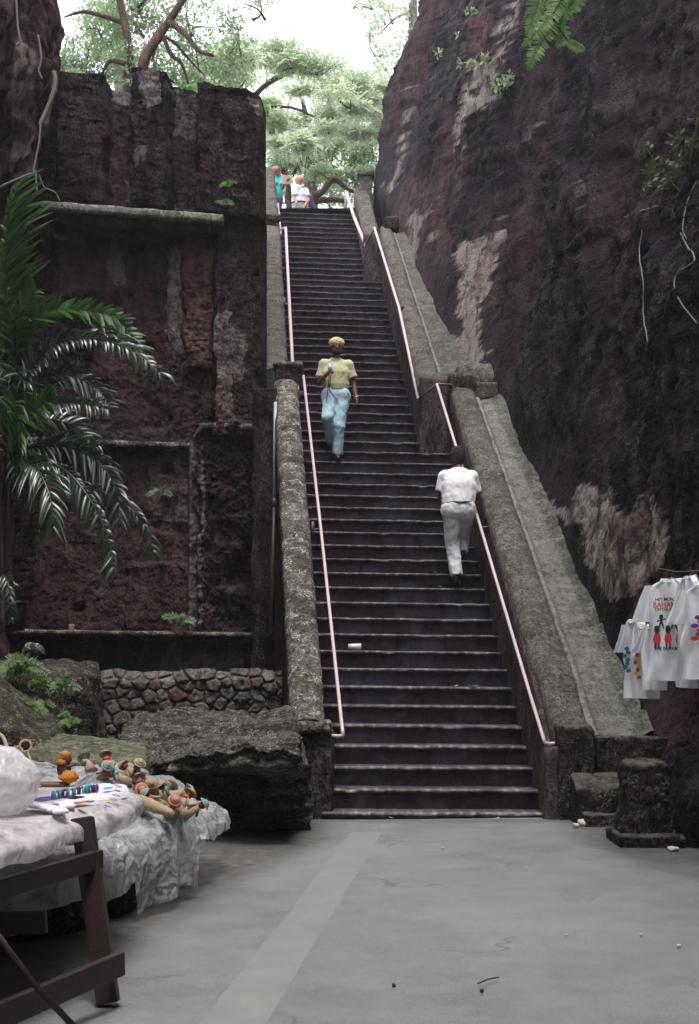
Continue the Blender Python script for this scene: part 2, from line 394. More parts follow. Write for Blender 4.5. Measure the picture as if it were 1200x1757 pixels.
M['bark'] = rock_mat('bark', (.045, .028, .024), (.12, .075, .06), (.25, .22, .19), 3, .3, (1, 1, .3), 0, .02, .8)
M['bark_pale'] = rock_mat('pale_bark', (.14, .14, .12), (.28, .28, .24), (.40, .40, .36), 3, .3, (1, 1, .3), 0, .02, .6)
M['root'] = flat_mat('pale_root', (.21, .19, .17), .7, .2, 20, .3)

# ------------------------------------------------------------------ stair geometry
RUN, RISE, NST = .295, .19, 60
def zn(s): return .05 + RISE / RUN * s
def XL(s): return np.interp(s, [0, 1.77, 6.8, 17.4, 19], [-.136, -.27, -.66, -1.52, -1.65])
def XR(s, sec=None):
    s = np.asarray(s, float)
    lo = 1.84 - .0603 * s; mi = 1.01 - .065 * (s - 7.08); up = .28 - .05 * (s - 13.6)
    if sec is not None: return (lo, mi, up)[sec]
    return np.where(s < 6.95, lo, np.where(s < 13.5, mi, up))
def SY(s, X): return 13 + s + .0736 * (X - XL(s))

# ------------------------------------------------------------------ ground
gx = np.unique(np.concatenate([np.linspace(-60, -6, 12), np.linspace(-6, 5, 150), np.linspace(5, 60, 12)]))
gy = np.unique(np.concatenate([np.linspace(-40, 0, 10), np.linspace(0, 16, 210), np.linspace(16, 90, 16)]))
GX, GY = np.meshgrid(gx, gy, indexing='ij')
G3 = np.stack([GX, GY, GX * 0], -1)
GZ = .012 * fbm(G3 * .5, 3, 3) * sstep(-1, 3, GY) - .012 - .004
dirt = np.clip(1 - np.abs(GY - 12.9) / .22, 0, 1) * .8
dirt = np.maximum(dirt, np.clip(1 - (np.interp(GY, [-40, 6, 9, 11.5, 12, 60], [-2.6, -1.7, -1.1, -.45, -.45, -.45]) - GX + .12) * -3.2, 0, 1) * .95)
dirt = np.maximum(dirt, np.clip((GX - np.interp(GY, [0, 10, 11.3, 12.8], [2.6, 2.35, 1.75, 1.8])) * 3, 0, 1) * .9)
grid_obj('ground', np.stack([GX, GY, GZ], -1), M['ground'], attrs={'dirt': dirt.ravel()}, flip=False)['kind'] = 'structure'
# the paler cement strip laid across the yard
def ground_z(x, y):
    q = np.stack([x, y, x * 0], -1); return .012 * fbm(q * .5, 3, 3) * sstep(-1, 3, y) - .016
ta = np.linspace(0, 1, 220); Ya = 12.06 - ta * 7.2
Lx = np.interp(Ya, [4.8, 5.77, 7.8, 7.86, 9.94, 12.06], [-.75, -.652, -.447, -.425, -.216, .0]); Rx = np.interp(Ya, [4.8, 5.77, 8.15, 10.2, 12.06], [-.45, -.353, -.116, .107, .288])
Lx = Lx + .012 * fbm(np.stack([ta * 90, ta * 0, ta * 0], -1), 4, 9); Rx = Rx + .010 * fbm(np.stack([ta * 90, ta * 0 + 5, ta * 0], -1), 4, 19)
ua = np.linspace(0, 1, 9)
SX = Lx[:, None] * (1 - ua) + Rx[:, None] * ua; SYY = np.repeat(Ya[:, None], 9, 1) + .02 * fbm(np.stack([SX * 9, SX * 0, SX * 0], -1), 2, 4)
SZ = ground_z(SX, SYY) + .006; SZ[:, 0] -= .008; SZ[:, -1] -= .008
grid_obj('cement_path', np.stack([SX, SYY, SZ], -1), M['strip'], flip=True)['kind'] = 'structure'

# ------------------------------------------------------------------ staircase
stairs = empty('staircase', (0.85, 13, 0), 'long steep flight of sixty dark worn stone steps rising between two parapets', 'staircase')
prof = np.array([(.03, -.25, 0), (.028, -.18, 0), (.024, -.13, 0), (.02, -.085, 0), (.014, -.05, .05), (.002, -.034, .25), (-.008, -.02, .8), (-.006, -.006, 1), (.008, .0, .95), (.04, .001, .6), (.09, 0, .42), (.16, 0, .3), (.24, 0, .25), (.35, 0, .2)])
for n_ in range(NST):
    s0 = n_ * RUN; nx = 170 if n_ < 26 else 110
    xr = float(XR(s0)) + .03; xl = float(XL(s0)) - .12
    u = np.linspace(0, 1, nx); X = xl + (xr - xl) * u
    S = s0 + prof[:, 0][None, :] + 0 * X[:, None]; XX = np.repeat(X[:, None], len(prof), 1)
    Z = .05 + n_ * RISE + prof[:, 1][None, :] - .012 * (XX - XL(s0))
    ed = prof[:, 2][None, :]
    q = np.stack([XX, XX * 0 + n_ * 3.7, Z], -1)
    chip = np.clip(fbm(q * np.array([7, 1, 0.001]), 4, n_) - .12, 0, 1) * (ed > .5)
    block = .010 * vnoise(np.stack([np.floor(XX / .31 + (n_ % 2) * .5), XX * 0 + n_, XX * 0], -1) + .5, 3)
    S = S + chip * .03 + block * .6 + .012 * fbm(q * 9, 4, 5) * (ed < .3) + .004 * fbm(q * 20, 3, 6)
    Z = Z - chip * .02 + .003 * fbm(q * np.array([2.2, 1, 0.001]), 3, 8) + .002 * fbm(q * 22, 3, 7)
    Y = SY(s0, XX) + (S - s0)
    if n_ > 0:
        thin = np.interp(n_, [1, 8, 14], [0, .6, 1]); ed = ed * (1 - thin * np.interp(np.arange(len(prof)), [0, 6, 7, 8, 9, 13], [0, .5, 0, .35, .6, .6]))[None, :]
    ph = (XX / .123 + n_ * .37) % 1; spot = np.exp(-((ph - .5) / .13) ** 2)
    wear_and_skylight = ed * (.72 + .75 * spot) * (.62 + .5 * fbm(q * np.array([5, 1, 1]), 4, 11)) * np.interp(n_, [0, 10, 30, 60], [1, .85, .55, .3])  # worn edges plus painted skylight, fading up the flight to mimic haze
    grid_obj('step', np.stack([XX, Y, Z], -1), M['step'], stairs, {'wear_and_skylight': wear_and_skylight.ravel()})

# ------------------------------------------------------------------ parapets
def sweep(name, mat, parent, s0, s1, xin, prof_fn, joints=(), ds=.035, amp=.012, seed=0, side=1, freq=5, zf=None, attrs=None, strip=None):
    S = np.linspace(s0, s1, max(4, int((s1 - s0) / ds))); rows = []
    for s in S:
        pr = np.array(prof_fn(s)); x = xin(s) + side * pr[:, 0]; z = (zf or zn)(s) + pr[:, 1]
        g = sum(math.exp(-((s - j) / .032) ** 2) for j in joints)
        if g > .01:
            top = pr[:, 1] > pr[:, 1].max() - .3; z = z - .055 * g * top
        rows.append(np.stack([x, SY(s, x), z], -1))
    G = np.array(rows)
    if strip:
        pv_ = np.zeros(G.shape[:2]); pv_[:, strip[0]:strip[1]] = .26; pv_[:, -26:-18] = np.maximum(pv_[:, -26:-18], .14); attrs = {'pale': pv_.ravel()}  # paler band paints the lit curb edge into the ramp
    for k in range(3):
        G[..., k] += amp * 1.5 * fbm(G * freq + 7.7 * k + seed, 5, seed + k, .6)
    return grid_obj(name, G, mat, parent, attrs, flip=(side < 0))
# dense helper: resample a profile polyline
def dens(pr, step=.03):
    pr = np.array(pr, float); out = [pr[0]]
    for a, b in zip(pr[:-1], pr[1:]):
        k = 8
        for t in range(1, k + 1): out.append(a + (b - a) * t / k)
    return np.array(out)

# right lower parapet
rp = empty('stone_parapet', (2.1, 13.2, 0), 'lower right stone parapet with rounded coping and a broad sloping ramp against the cliff', 'parapet')
ri_h = lambda s: np.interp(s, [0, .44, .5, 3, 7], [.76, .84, .93, .98, .97])
def pr_wall(s):
    h = ri_h(s) - .16; return dens([(-.0 , -1.2 if s > 1 else -.6), (0, 0), (.0, h * .5), (.02, h), (.06, h + .03)], .06)
sweep('inner_wall', M['inner'], rp, -.05, 7.02, lambda s: XR(s, 0), pr_wall, amp=.012, seed=2)
def pr_cop(s):
    h = ri_h(s); o = np.interp(s, [0, 1, 7], [.10, .03, .0]); w_ = np.interp(s, [0, 1, 7], [.36, .40, .36])
    a = np.linspace(math.pi, 0, 22)
    pts = [(o + .0, h - .30)] + [(o + w_ / 2 + math.copysign(abs(math.cos(t)) ** .75, math.cos(t)) * w_ / 2, h - .17 + math.sin(t) ** .8 * .17) for t in a] + [(o + w_, h - .30)]
    return pts
sweep('coping', M['coping'], rp, -.02, 6.95, lambda s: XR(s, 0), pr_cop, joints=(.5, 1.15, 2.2, 3.3, 4.3, 5.4, 6.2), amp=.014, seed=5)
def pr_ramp(s):
    o = np.interp(s, [0, 1, 7], [.44, .42, .34]); W = np.interp(s, [0, 7], [1.02, .68]); h = ri_h(s) - .20
    h = max(h, .68)
    return dens([(o, h - .1), (o + .01, h + .02), (o + .07, h + .03), (o + .11, h - .02), (W - .08, h + .02), (W, h + .07), (W + .35, h + .10)], .035)
sweep('ramp', M['ramp'], rp, .0, 6.97, lambda s: XR(s, 0), pr_ramp, joints=(.35, .62, 1.6, 2.5, 3.4, 4.4), amp=.010, seed=9, freq=4, strip=(6, 22))
hexa('pier', np.array([(1.93,12.95,-.1),(2.31,12.98,-.1),(2.31,13.35,-.1),(1.90,13.35,-.1),(1.95,12.97,.86),(2.29,12.99,.85),(2.29,13.35,.87),(1.95,13.35,.88)]), M['pier'], rp, cell=.022, rnd=.045, amp=.014, freq=9, seed=3)
hexa('wall_foot', np.array([(1.82,12.98,-.1),(1.97,12.95,-.1),(1.97,13.5,-.1),(1.82,13.5,-.1),(1.84,13.05,.62),(1.97,13.02,.66),(1.97,13.5,.7),(1.84,13.5,.7)]), M['inner'], rp, cell=.03, rnd=.02, amp=.01, freq=8, seed=4)
hexa('ramp_end', boxC(2.31, 3.0, 13.0, 13.5, .38, .755), M['pier'], rp, cell=.03, rnd=.03, amp=.02, freq=6, seed=5)
hexa('ramp_end', boxC(2.25, 3.0, 13.1, 13.6, -.1, .5), M['pier'], rp, cell=.03, rnd=.03, amp=.02, freq=6, seed=6)
# stones capping the top of the lower parapet
hexa('cap_stone', boxC(1.40, 1.80, 19.85, 20.35, 5.05, 5.56), M['pier'], rp, cell=.03, rnd=.10, amp=.025, freq=5, seed=7)
hexa('cap_stone', boxC(1.78, 2.14, 19.95, 20.35, 5.18, 5.42), M['coping'], rp, cell=.03, rnd=.03, amp=.02, freq=5, seed=8)
hexa('rock_filling', boxC(1.50, 2.4, 20.2, 21.6, 4.4, 5.75), M['ramp'], rp, cell=.05, rnd=.25, amp=.09, freq=2.5, seed=28)

# right middle parapet
rm = empty('stone_parapet', (1.2, 20.1, 4), 'middle right stone parapet with long grey rounded coping narrowing into the cliff', 'parapet')
mi_h = lambda s: np.interp(s, [7, 13.5], [.95, .97])
def pr_wall2(s):
    h = mi_h(s) - .16; return dens([(0, -1.0), (0, 0), (0, h * .5), (.01, h), (.04, h + .03)], .06)
sweep('inner_wall', M['inner'], rm, 7.0, 13.55, lambda s: XR(s, 1), pr_wall2, amp=.014, seed=12)
hexa('end_wall', np.array([(1.005,20.02,4.1),(1.46,20.05,4.1),(1.46,20.5,4.1),(1.005,20.5,4.1),(1.0,20.0,5.50),(1.46,20.05,5.46),(1.46,20.5,5.66),(1.0,20.5,5.70)]), M['inner'], rm, cell=.04, rnd=.015, amp=.012, freq=6, seed=13)
def pr_cop2(s):
    h = mi_h(s); w_ = np.interp(s, [7, 13.5], [.37, .27]); a = np.linspace(math.pi, 0, 18)
    return [(-.03, h - .28)] + [(-.03 + w_ / 2 + math.copysign(abs(math.cos(t)) ** .8, math.cos(t)) * w_ / 2, h - .16 + math.sin(t) ** .85 * .16) for t in a] + [(w_ - .03, h - .28)]
sweep('coping', M['coping'], rm, 7.0, 13.5, lambda s: XR(s, 1), pr_cop2, joints=(7.9, 8.8, 9.7, 10.6, 11.5, 12.4), amp=.014, seed=14)
def pr_ramp2(s):
    o = np.interp(s, [7, 13.5], [.33, .23]); W = np.interp(s, [7, 9.4, 13.5], [.66, .52, .36]); h = mi_h(s) - .10
    return dens([(o, h - .12), (o + .005, h), (o + .03, h + .01), (o + .05, h - .01), (W, h + .01), (W + .5, h + .08)], .04)
sweep('ramp', M['ramp'], rm, 7.05, 13.4, lambda s: XR(s, 1), pr_ramp2, joints=(8.5, 10, 11.6), amp=.010, seed=15, freq=4, strip=(6, 22))
hexa('cap_stone', boxC(.66, .95, 26.5, 26.9, 9.62, 9.86), M['pier'], rm, cell=.035, rnd=.05, amp=.02, freq=5, seed=16)

# right upper parapet and pier
ru = empty('stone_parapet', (.4, 26.7, 8.6), 'uppermost right parapet with plain sloping top, below the square gate pier', 'parapet')
hexa('end_wall', np.array([(.265,26.62,8.2),(.68,26.65,8.2),(.68,27,8.2),(.265,27,8.2),(.26,26.62,9.55),(.66,26.65,9.55),(.66,27,9.55),(.26,27,9.55)]), M['inner'], ru, cell=.05, rnd=.015, amp=.012, freq=6, seed=17)
def pr_up(s):
    h = np.interp(s, [13.5, 17.5], [.72, .42]); return dens([(0, -.9), (0, h - .05), (.04, h), (.26, h + .02), (.30, h - .02), (.31, h - .6)], .05)
sweep('wall', M['coping'], ru, 13.55, 17.6, lambda s: XR(s, 2) + .02, pr_up, joints=(14.8, 16.1), amp=.01, seed=18)
gp = empty('gate_pier', (.35, 30.6, 11.2), 'square grey stone pier with flat cap at the top right of the stairs', 'pier')
hexa('shaft', boxC(.21, .50, 30.45, 30.8, 10.9, 11.98), M['coping'], gp, cell=.04, rnd=.015, amp=.006, freq=6, seed=19)
hexa('cap', boxC(.165, .545, 30.40, 30.85, 11.98, 12.10), M['coping'], gp, cell=.04, rnd=.02, amp=.006, freq=6, seed=20)

# left lower parapet
lp = empty('stone_parapet', (-.35, 13.2, 0), 'lower left stone parapet, pale grey lichen on its rounded coping, dark front pier', 'parapet')
le_h = lambda s: np.interp(s, [0, 1, 3, 6.8], [.84, .90, .98, 1.08])
def pr_l(s):
    h = le_h(s); o = .08; w_ = .335; a = np.linspace(math.pi, 0, 22)
    return [(o + .02, -.3), (o + .02, h - .5), (o, h - .28)] + [(o + w_ / 2 - math.copysign(abs(math.cos(t)) ** .7, math.cos(t)) * w_ / 2, h - .17 + math.sin(t) ** .8 * .17) for t in a[::-1]][::-1][::-1]
def pr_lc(s):
    h = le_h(s); o = .08; w_ = .335; a = np.linspace(math.pi, 0, 22)
    return [(o, h - .30)] + [(o + w_ / 2 + math.copysign(abs(math.cos(t)) ** .7, math.cos(t)) * w_ / 2, h - .17 + math.sin(t) ** .8 * .17) for t in a] + [(o + w_, h - .30)]
sweep('coping', M['coping_dark'], lp, .05, 6.72, XL, pr_lc, joints=(.95, 1.6, 2.25, 2.9, 3.6, 4.5, 5.3, 6.1), amp=.016, seed=21, side=-1)
sweep('inner_wall', M['pier'], lp, 0, 6.9, XL, lambda s: dens([(.09, -.8), (.09, 0), (.09, le_h(s) - .25)], .08), amp=.01, seed=22, side=-1)
def pr_lo(s):
    h = le_h(s); b = .2 - zn(s); return dens([(.41, h - .22), (.41, h - .5), (.42, (h + b) / 2), (.44, b)], .10)
sweep('outer_wall', M['wallrock'], lp, 0, 7.2, XL, pr_lo, ds=.08, amp=.018, seed=23, side=-1)
hexa('pier', np.array([(-.44,13.02,-.1),(-.165,13.02,-.1),(-.14,13.4,-.1),(-.50,13.4,-.1),(-.44,13.04,.80),(-.17,13.04,.80),(-.14,13.4,.80),(-.48,13.4,.80)]), M['pier'], lp, cell=.022, rnd=.03, amp=.012, freq=9, seed=24)
hexa('pier_cap', boxC(-.52, -.165, 12.98, 13.3, .79, .90), M['coping_dark'], lp, cell=.022, rnd=.035, amp=.012, freq=9, seed=25)
hexa('cap_stone', boxC(-1.05, -.69, 19.62, 20.0, 5.27, 5.60), M['pier'], lp, cell=.03, rnd=.05, amp=.012, freq=6, seed=26)
hexa('cap_stone', boxC(-1.08, -.66, 19.60, 20.05, 5.57, 5.64), M['coping_dark'], lp, cell=.03, rnd=.03, amp=.01, freq=6, seed=27)

# left upper parapet
lu = empty('stone_parapet', (-1.0, 20, 4.5), 'upper left parapet, narrow pale strip of coping beside the tall dark rock wall', 'parapet')
offu = lambda s: np.interp(s, [6.8, 7.2, 13.3, 17.4], [.20, .20, .12, .12])
def pr_lu(s):
    o = offu(s); h = np.interp(s, [6.8, 13.3, 17.4], [1.08, 1.0, .9]); w_ = .34; a = np.linspace(math.pi, 0, 18)
    return [(o, h - .9), (o, h - .30)] + [(o + w_ / 2 + math.copysign(abs(math.cos(t)) ** .7, math.cos(t)) * w_ / 2, h - .15 + math.sin(t) ** .8 * .15) for t in a] + [(o + w_, h - .30)]
sweep('coping', M['coping'], lu, 7.0, 13.3, XL, pr_lu, joints=(8.2, 9.5, 10.8, 12), amp=.014, seed=31, side=-1)
sweep('coping', M['coping'], lu, 13.5, 17.3, XL, pr_lu, joints=(15,), amp=.012, seed=32, side=-1)
hexa('cap_stone', np.array([tuple(P(457,378,26.4)),tuple(P(482,381,26.4)),tuple(P(481,381,26.9)),tuple(P(455,378,26.9)),tuple(P(457,366,26.4)),tuple(P(482,368,26.4)),tuple(P(481,368,26.9)),tuple(P(455,366,26.9))]), M['pier'], lu, cell=.04, rnd=.02, amp=.01, seed=33)
hexa('post', boxC(*(P(455,0,29)[0], P(468,0,29)[0]), 29.0, 29.3, 10.2, P(0,316,29)[2]), M['coping'], lu, cell=.05, rnd=.02, amp=.008, seed=34)

# ------------------------------------------------------------------ right cliff
cbY = np.array([-12, 0, 6, 9, 11, 12.8, 13.4, 16, 19.9, 20.6, 22.5, 24.4, 26.6, 30.5, 31.6, 32.3, 33.5, 36])
cbX = np.array([3.5, 3.3, 2.85, 2.72, 2.76, 2.84, 2.80, 2.52, 2.12, 1.85, 1.42, 1.20, 1.00, .56, .54, .72, 1.5, 5.0])
def cliff_pt(Y, Z):
    zb = np.interp(Y, [12.8, 13.3, 30.4], [0.0, .75, 11.9]) + 0 * Z
    up = np.maximum(Z - zb, 0)
    lean = np.interp(Y, [-12, 8, 13, 20, 26, 31], [.10, .12, .20, .26, .32, .36])
    X = np.interp(Y, cbY, cbX) + lean * up * (1 - .012 * up)
    Q = np.stack([X * .2, Y, Z], -1)
    tilt = Y - .24 * Z
    A = np.interp(up, [0, .25, 1.0, 2.5], [.06, .12, .6, 1.0])
    big = fbm(np.stack([X * 0, tilt * .42, Z * .16], -1), 3, 41)
    colm = ridge(np.stack([X * 0, tilt * 1.25, Z * .22], -1), 3, 43)
    med = fbm(np.stack([X * 0, tilt * 3.2, Z * 1.1], -1), 5, 47, .6)
    fine = fbm(np.stack([X * 0, tilt * 13, Z * 5.5], -1), 4, 49, .65)
    X = X + A * (-.55 * big - .36 * colm + .24 * med + .11 * fine)
    Y2 = Y + A * .12 * fbm(Q * 1.7, 3, 51)
    # heavy undercut bulge low down beside the shirts
    X = X + .35 * np.exp(-((Y - 10.6) / 2.2) ** 2) * np.exp(-((Z - 1.2) / .55) ** 2) * sstep(.2, .8, Z)
    return X, Y2
nY, nZ = 640, 480
t = np.linspace(0, 1, nY)
Yv = np.where(t < .12, -12 + (t / .12) * 19, 1 / (1 / 7.0 + (t - .12) / .88 * (1 / 35.5 - 1 / 7.0)))
Zv = -.3 + 21.3 * (np.linspace(0, 1, nZ) ** 1.12)
CY, CZ = np.meshgrid(Yv, Zv, indexing='ij')
CX, CY2 = cliff_pt(CY, CZ)
G = np.stack([CX, CY2, CZ], -1)
px, py = proj(np.stack([CX, np.maximum(CY2, 1), CZ], -1))
jn = lambda k, a: a * fbm(np.stack([px / 40, py / 70, px * 0 + k * 9.1], -1), 5, 60 + k, .65)
jx, jy = px + jn(1, 40), py + jn(2, 60)
pale = np.zeros(px.shape); rust = np.zeros(px.shape)
for poly, v in (
    ([(842,112),(830,176),(802,245),(774,275),(776,205),(798,185),(806,130)], .9),
    ([(860,368),(858,432),(850,480),(830,532),(822,630),(766,630),(758,576),(790,548),(774,508),(798,432),(840,420)], .95),
    ([(738,345),(732,412),(716,445),(710,384)], .6),
    ([(700,150),(712,165),(690,260),(668,340),(660,330),(682,240)], .5),
    ([(955,860),(992,842),(1035,835),(1060,872),(1112,850),(1131,897),(1130,970),(1100,1014),(1091,1045),(1052,1040),(1025,977),(1000,958),(996,903),(968,885)], .6),
    ([(880,0),(892,0),(886,70),(868,120),(872,60)], .6),
    ([(1000,280),(1012,300),(1006,345),(998,330)], .5),
    ([(912,195),(922,215),(914,245),(905,225)], .5),
    ([(1180,1010),(1200,1000),(1200,1060),(1190,1050)], .5)):
    pale = np.maximum(pale, in_poly(jx, jy, poly) * v)
for poly, v in (
    ([(836,112),(850,60),(835,0),(815,60),(822,150)], .7),
    ([(846,380),(862,372),(858,440),(838,470),(830,520),(815,500),(826,430)], .9),
    ([(1055,870),(1100,860),(1108,930),(1090,960),(1060,930)], .9),
    ([(1090,1190),(1200,1180),(1200,1360),(1120,1300)], .55),
    ([(800,20),(835,10),(820,110),(790,90)], .6),
    ([(1030,1010),(1200,960),(1200,1000),(1130,1020),(1100,1060)], .5),
    ([(760,270),(790,290),(770,400),(745,470),(735,430)], .5),
    ([(712,300),(740,300),(730,380),(700,470),(690,420)], .5)):
    rust = np.maximum(rust, in_poly(jx, jy, poly) * v)
rust = np.maximum(rust, .35 * sstep(.1, .5, fbm(np.stack([CX * 0, CY * .4, CZ * .12], -1), 4, 71)))
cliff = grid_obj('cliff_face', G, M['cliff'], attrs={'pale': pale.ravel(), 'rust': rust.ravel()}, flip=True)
tag(cliff, 'towering dark purple-brown limestone cliff along the right side of the stairs', 'cliff')
hexa('top_of_cliff', boxC(5.5, 30, -12, 36, 19.2, 20.8), M['cliff'], None, cell=1, rnd=.1, amp=.1, freq=.5)['kind'] = 'structure'
def on_cliff(px_, py_, off=.05):
    """point of the right cliff surface seen at a photo pixel"""
    ds = np.linspace(7, 35, 1400); X = (px_ - 600) / FP * ds; Z = EYE - (py_ - HY) / FP * ds
    CXs, _ = cliff_pt(ds, Z); k = np.argmax(X > CXs)
    d = ds[k] if (X > CXs).any() else 31.0
    return P(px_, py_, d - off)

# unseen wall added behind the camera to cut the light from there
o = hexa('light_blocking_wall', boxC(-9, 9, -15, -12, -.5, 19), M['cliff'], None, cell=.5, rnd=.3, amp=.5, freq=.6, seed=90); tag(o, 'unseen rock wall added behind the camera to block frontal light', 'rock wall')
# ------------------------------------------------------------------ left cliff
lc = np.array([(-5.6,-12),(-5.2,0),(-4.9,8),(-4.75,12),(-4.5,15),(-4.05,16.6),(-3.72,17.3),(-3.62,17.9),(-3.9,18.6),(-5.2,19.4)], float)
tt = np.linspace(0, 1, 330) ; tl = np.interp(tt, [0, .25, 1], [0, 2.6, len(lc) - 1])
LXp = np.interp(tl, np.arange(len(lc)), lc[:, 0]); LYp = np.interp(tl, np.arange(len(lc)), lc[:, 1])
Zl = np.linspace(-.3, 14, 300)
LX, LZ = np.meshgrid(LXp, Zl, indexing='ij'); LY = np.repeat(LYp[:, None], 300, 1)
ed = sstep(14, 17, LY)
LX = LX + ed * np.interp(LZ, [0, 5, 7.2, 8.4, 9.2, 10.2, 14], [-.95, -.95, -.62, -.30, -.20, -.36, -.62])
Ql = np.stack([LX, LY, LZ], -1)
LX = LX - .4 * (1 - ed) + .22 * ridge(Ql * np.array([1.1, 1.1, .35]), 4, 89) + .16 * fbm(Ql * np.array([1.6, 1.6, .4]), 5, 81, .6) + .12 * fbm(Ql * np.array([5, 5, 2.5]), 4, 83, .65)
LY = LY + .20 * fbm(Ql * np.array([1.8, 1.8, .9]), 5, 85, .65) + .16 * ridge(Ql * np.array([2.4, 2.4, .7]), 4, 87) + .06 * fbm(Ql * 9, 4, 88)
px, py = proj(np.stack([LX, np.maximum(LY, 1), LZ], -1))
pale = (in_poly(px, py + 0, [(28,60),(60,90),(62,300),(20,310),(18,150)]) * .35 + in_poly(px, py, [(96,120),(104,180),(76,260),(62,300),(70,230)]) * .6)
o = grid_obj('cliff_face', np.stack([LX, LY, LZ], -1), M['wallrock'], attrs={'pale': pale.ravel(), 'rust': (.3 + 0 * pale).ravel()}, flip=False)
tag(o, 'left cliff of brown-grey rock above the palm, hung with pale roots', 'cliff')

# ------------------------------------------------------------------ carved rock wall with ledges, left of the stairs
def fac_d(px_): return 20.0 - (458 - px_) / 378 * 1.05
Xf = np.concatenate([np.linspace(-7.5, -4.3, 40)[:-1], np.linspace(-4.3, -1.185, 430)])
d0 = 20.0 / (1 + 0) + 0 * Xf
for _ in range(8): d0 = fac_d(600 + Xf / d0 * FP)
pxf = 600 + Xf / d0 * FP
topy = np.interp(pxf, [-200, 60, 103, 107, 185, 191, 224, 229, 292, 298, 336, 343, 372, 442, 452, 458], [120, 150, 150, 140, 143, 151, 156, 138, 144, 152, 158, 163, 167, 182, 190, 205])
topz = EYE - (topy - HY) / FP * d0 + .05 * fbm(np.stack([Xf * 7, Xf * 0, Xf * 0], -1), 4, 90)
nW = 720; W_ = np.linspace(0, 1, nW)
FX = np.repeat(Xf[:, None], nW, 1); FZ = -.2 + (topz[:, None] + .2) * W_[None, :]
FD = np.repeat(d0[:, None], nW, 1); PX = np.repeat(pxf[:, None], nW, 1); PY = HY - (FZ - EYE) / FD * FP
wob = lambda k, a, f=30: a * fbm(np.stack([PX / f, PY / f, PX * 0 + k * 5.3], -1), 4, 100 + k)
JX = PX + wob(1, 9); JY = PY + wob(2, 9)
def band(a, b, soft=4, x=None): 
    x = JX if x is None else x
    return sstep(a - soft, a + soft, x) * (1 - sstep(b - soft, b + soft, x))
yl = 352 + (PX - 80) * .105
topm = 1 - sstep(-4, 4, PY - yl)
rel = topm * (-.06 + .38 * band(105, 188) + .48 * band(229, 294) + .10 * band(294, 342) + .50 * band(342, 470))
mid = (1 - topm) * (1 - sstep(752, 757, PY))
rel = rel + mid * (-.06 + .06 * band(290, 312) + .13 * band(316, 366, 3) * band(400, 640, 8, JY) + .30 * band(370, 470))
low = sstep(752, 757, PY) * (1 - sstep(1083, 1088, PY))
rel = rel + low * (.05 + .18 * band(326, 340, 3, PX) + .12 * band(340, 470) + .06 * band(218, 326, 3) * band(968, 1085, 4, JY))
rel = rel + (1 - topm) * (1 - sstep(752, 757, PY)) * sstep(725, 730, PY) * band(342, 470) * .1
rel = rel + sstep(1083, 1090, PY) * .42
rough = np.where(PY > 1092, .012, np.where((PX > 342) & (PY > 725), .085, np.where(PY < yl, .04, np.where((PX > 316) & (PX < 366) & (PY < 640), .05, .035))))
Qf = np.stack([FX, FD, FZ], -1)
rel = rel + rough * (1.6 * fbm(Qf * np.where(PY[..., None] < yl[..., None], np.array([6, 6, 1.8]), np.array([5, 5, 5])), 6, 111, .62) + .5 * fbm(Qf * np.array([17, 17, 26]), 4, 113, .6))
rel = rel + topm * .03 * ridge(Qf * np.array([2.5, 1, 5.5]), 3, 117) + band(316, 366, 3) * mid * .022 * ridge(Qf * np.array([6, 1, 15]), 3, 119)
for (hx, hy, hw, hh, hd) in ((287, 806, 8, 10, .2), (290, 880, 16, 22, .12), (413, 985, 22, 26, .3), (440, 948, 22, 16, .28), (140, 1043, 10, 8, .12), (262, 790, 9, 26, .05), (286, 905, 24, 8, .08)):
    rel = rel - hd * np.exp(-((JX - hx) / hw) ** 4 - ((JY - hy) / hh) ** 4)
corner = sstep(447, 461, PX); rel = rel - corner * .22
G = np.stack([FX, FD - rel, FZ], -1)
pale = np.zeros(PX.shape); rust = np.zeros(PX.shape)
def add(a, poly, v, kx=JX, ky=JY): return np.maximum(a, in_poly(kx + wob(5, 7, 12), ky + wob(6, 9, 14), poly) * v)
for poly, v in (([(255,150),(280,145),(282,195),(262,205),(240,175)], .8), ([(245,140),(270,140),(275,160),(240,165)], .5),
                ([(430,185),(450,190),(450,215),(436,215)], .55), ([(190,150),(226,156),(222,180),(192,178)], .5), ([(300,160),(340,165),(335,240),(300,240)], .2),
                ([(188,412),(208,412),(210,485),(184,485)], .65), ([(289,425),(310,425),(312,600),(286,600)], .6), ([(370,540),(398,540),(400,720),(372,700)], .5),
                ([(400,560),(425,580),(420,660),(400,650)], .4), ([(326,760),(341,760),(341,1085),(322,1085)], .28), ([(90,390),(140,390),(140,415),(90,415)], .35),  # upright strip paints the lit panel corner into the pale mask
                ([(345,765),(350,765),(352,1085),(344,1085)], .4), ([(300,1090),(420,1090),(420,1150),(280,1150)], .12), ([(240,275),(262,262),(262,290),(240,300)], .3),
                ([(215,300),(232,320),(228,350),(215,345)], .35), ([(150,720),(330,735),(330,752),(90,748)], .12), ([(255,790),(325,770),(325,900),(260,900)], .18)):
    pale = add(pale, poly, v)
for poly, v in (([(314,405),(367,405),(366,625),(312,640)], 1.), ([(100,415),(190,415),(190,500),(100,500)], .55), ([(190,430),(300,430),(300,640),(150,640)], .35),
                ([(150,640),(370,640),(330,745),(90,745)], .22), ([(80,780),(325,780),(325,1080),(50,1080)], .30), ([(220,970),(325,970),(325,1080),(220,1080)], .35),
                ([(250,870),(325,870),(325,960),(240,960)], .35), ([(190,240),(228,240),(228,350),(190,350)], .4), ([(372,600),(400,600),(400,720),(372,720)], .3)):
    rust = add(rust, poly, v)
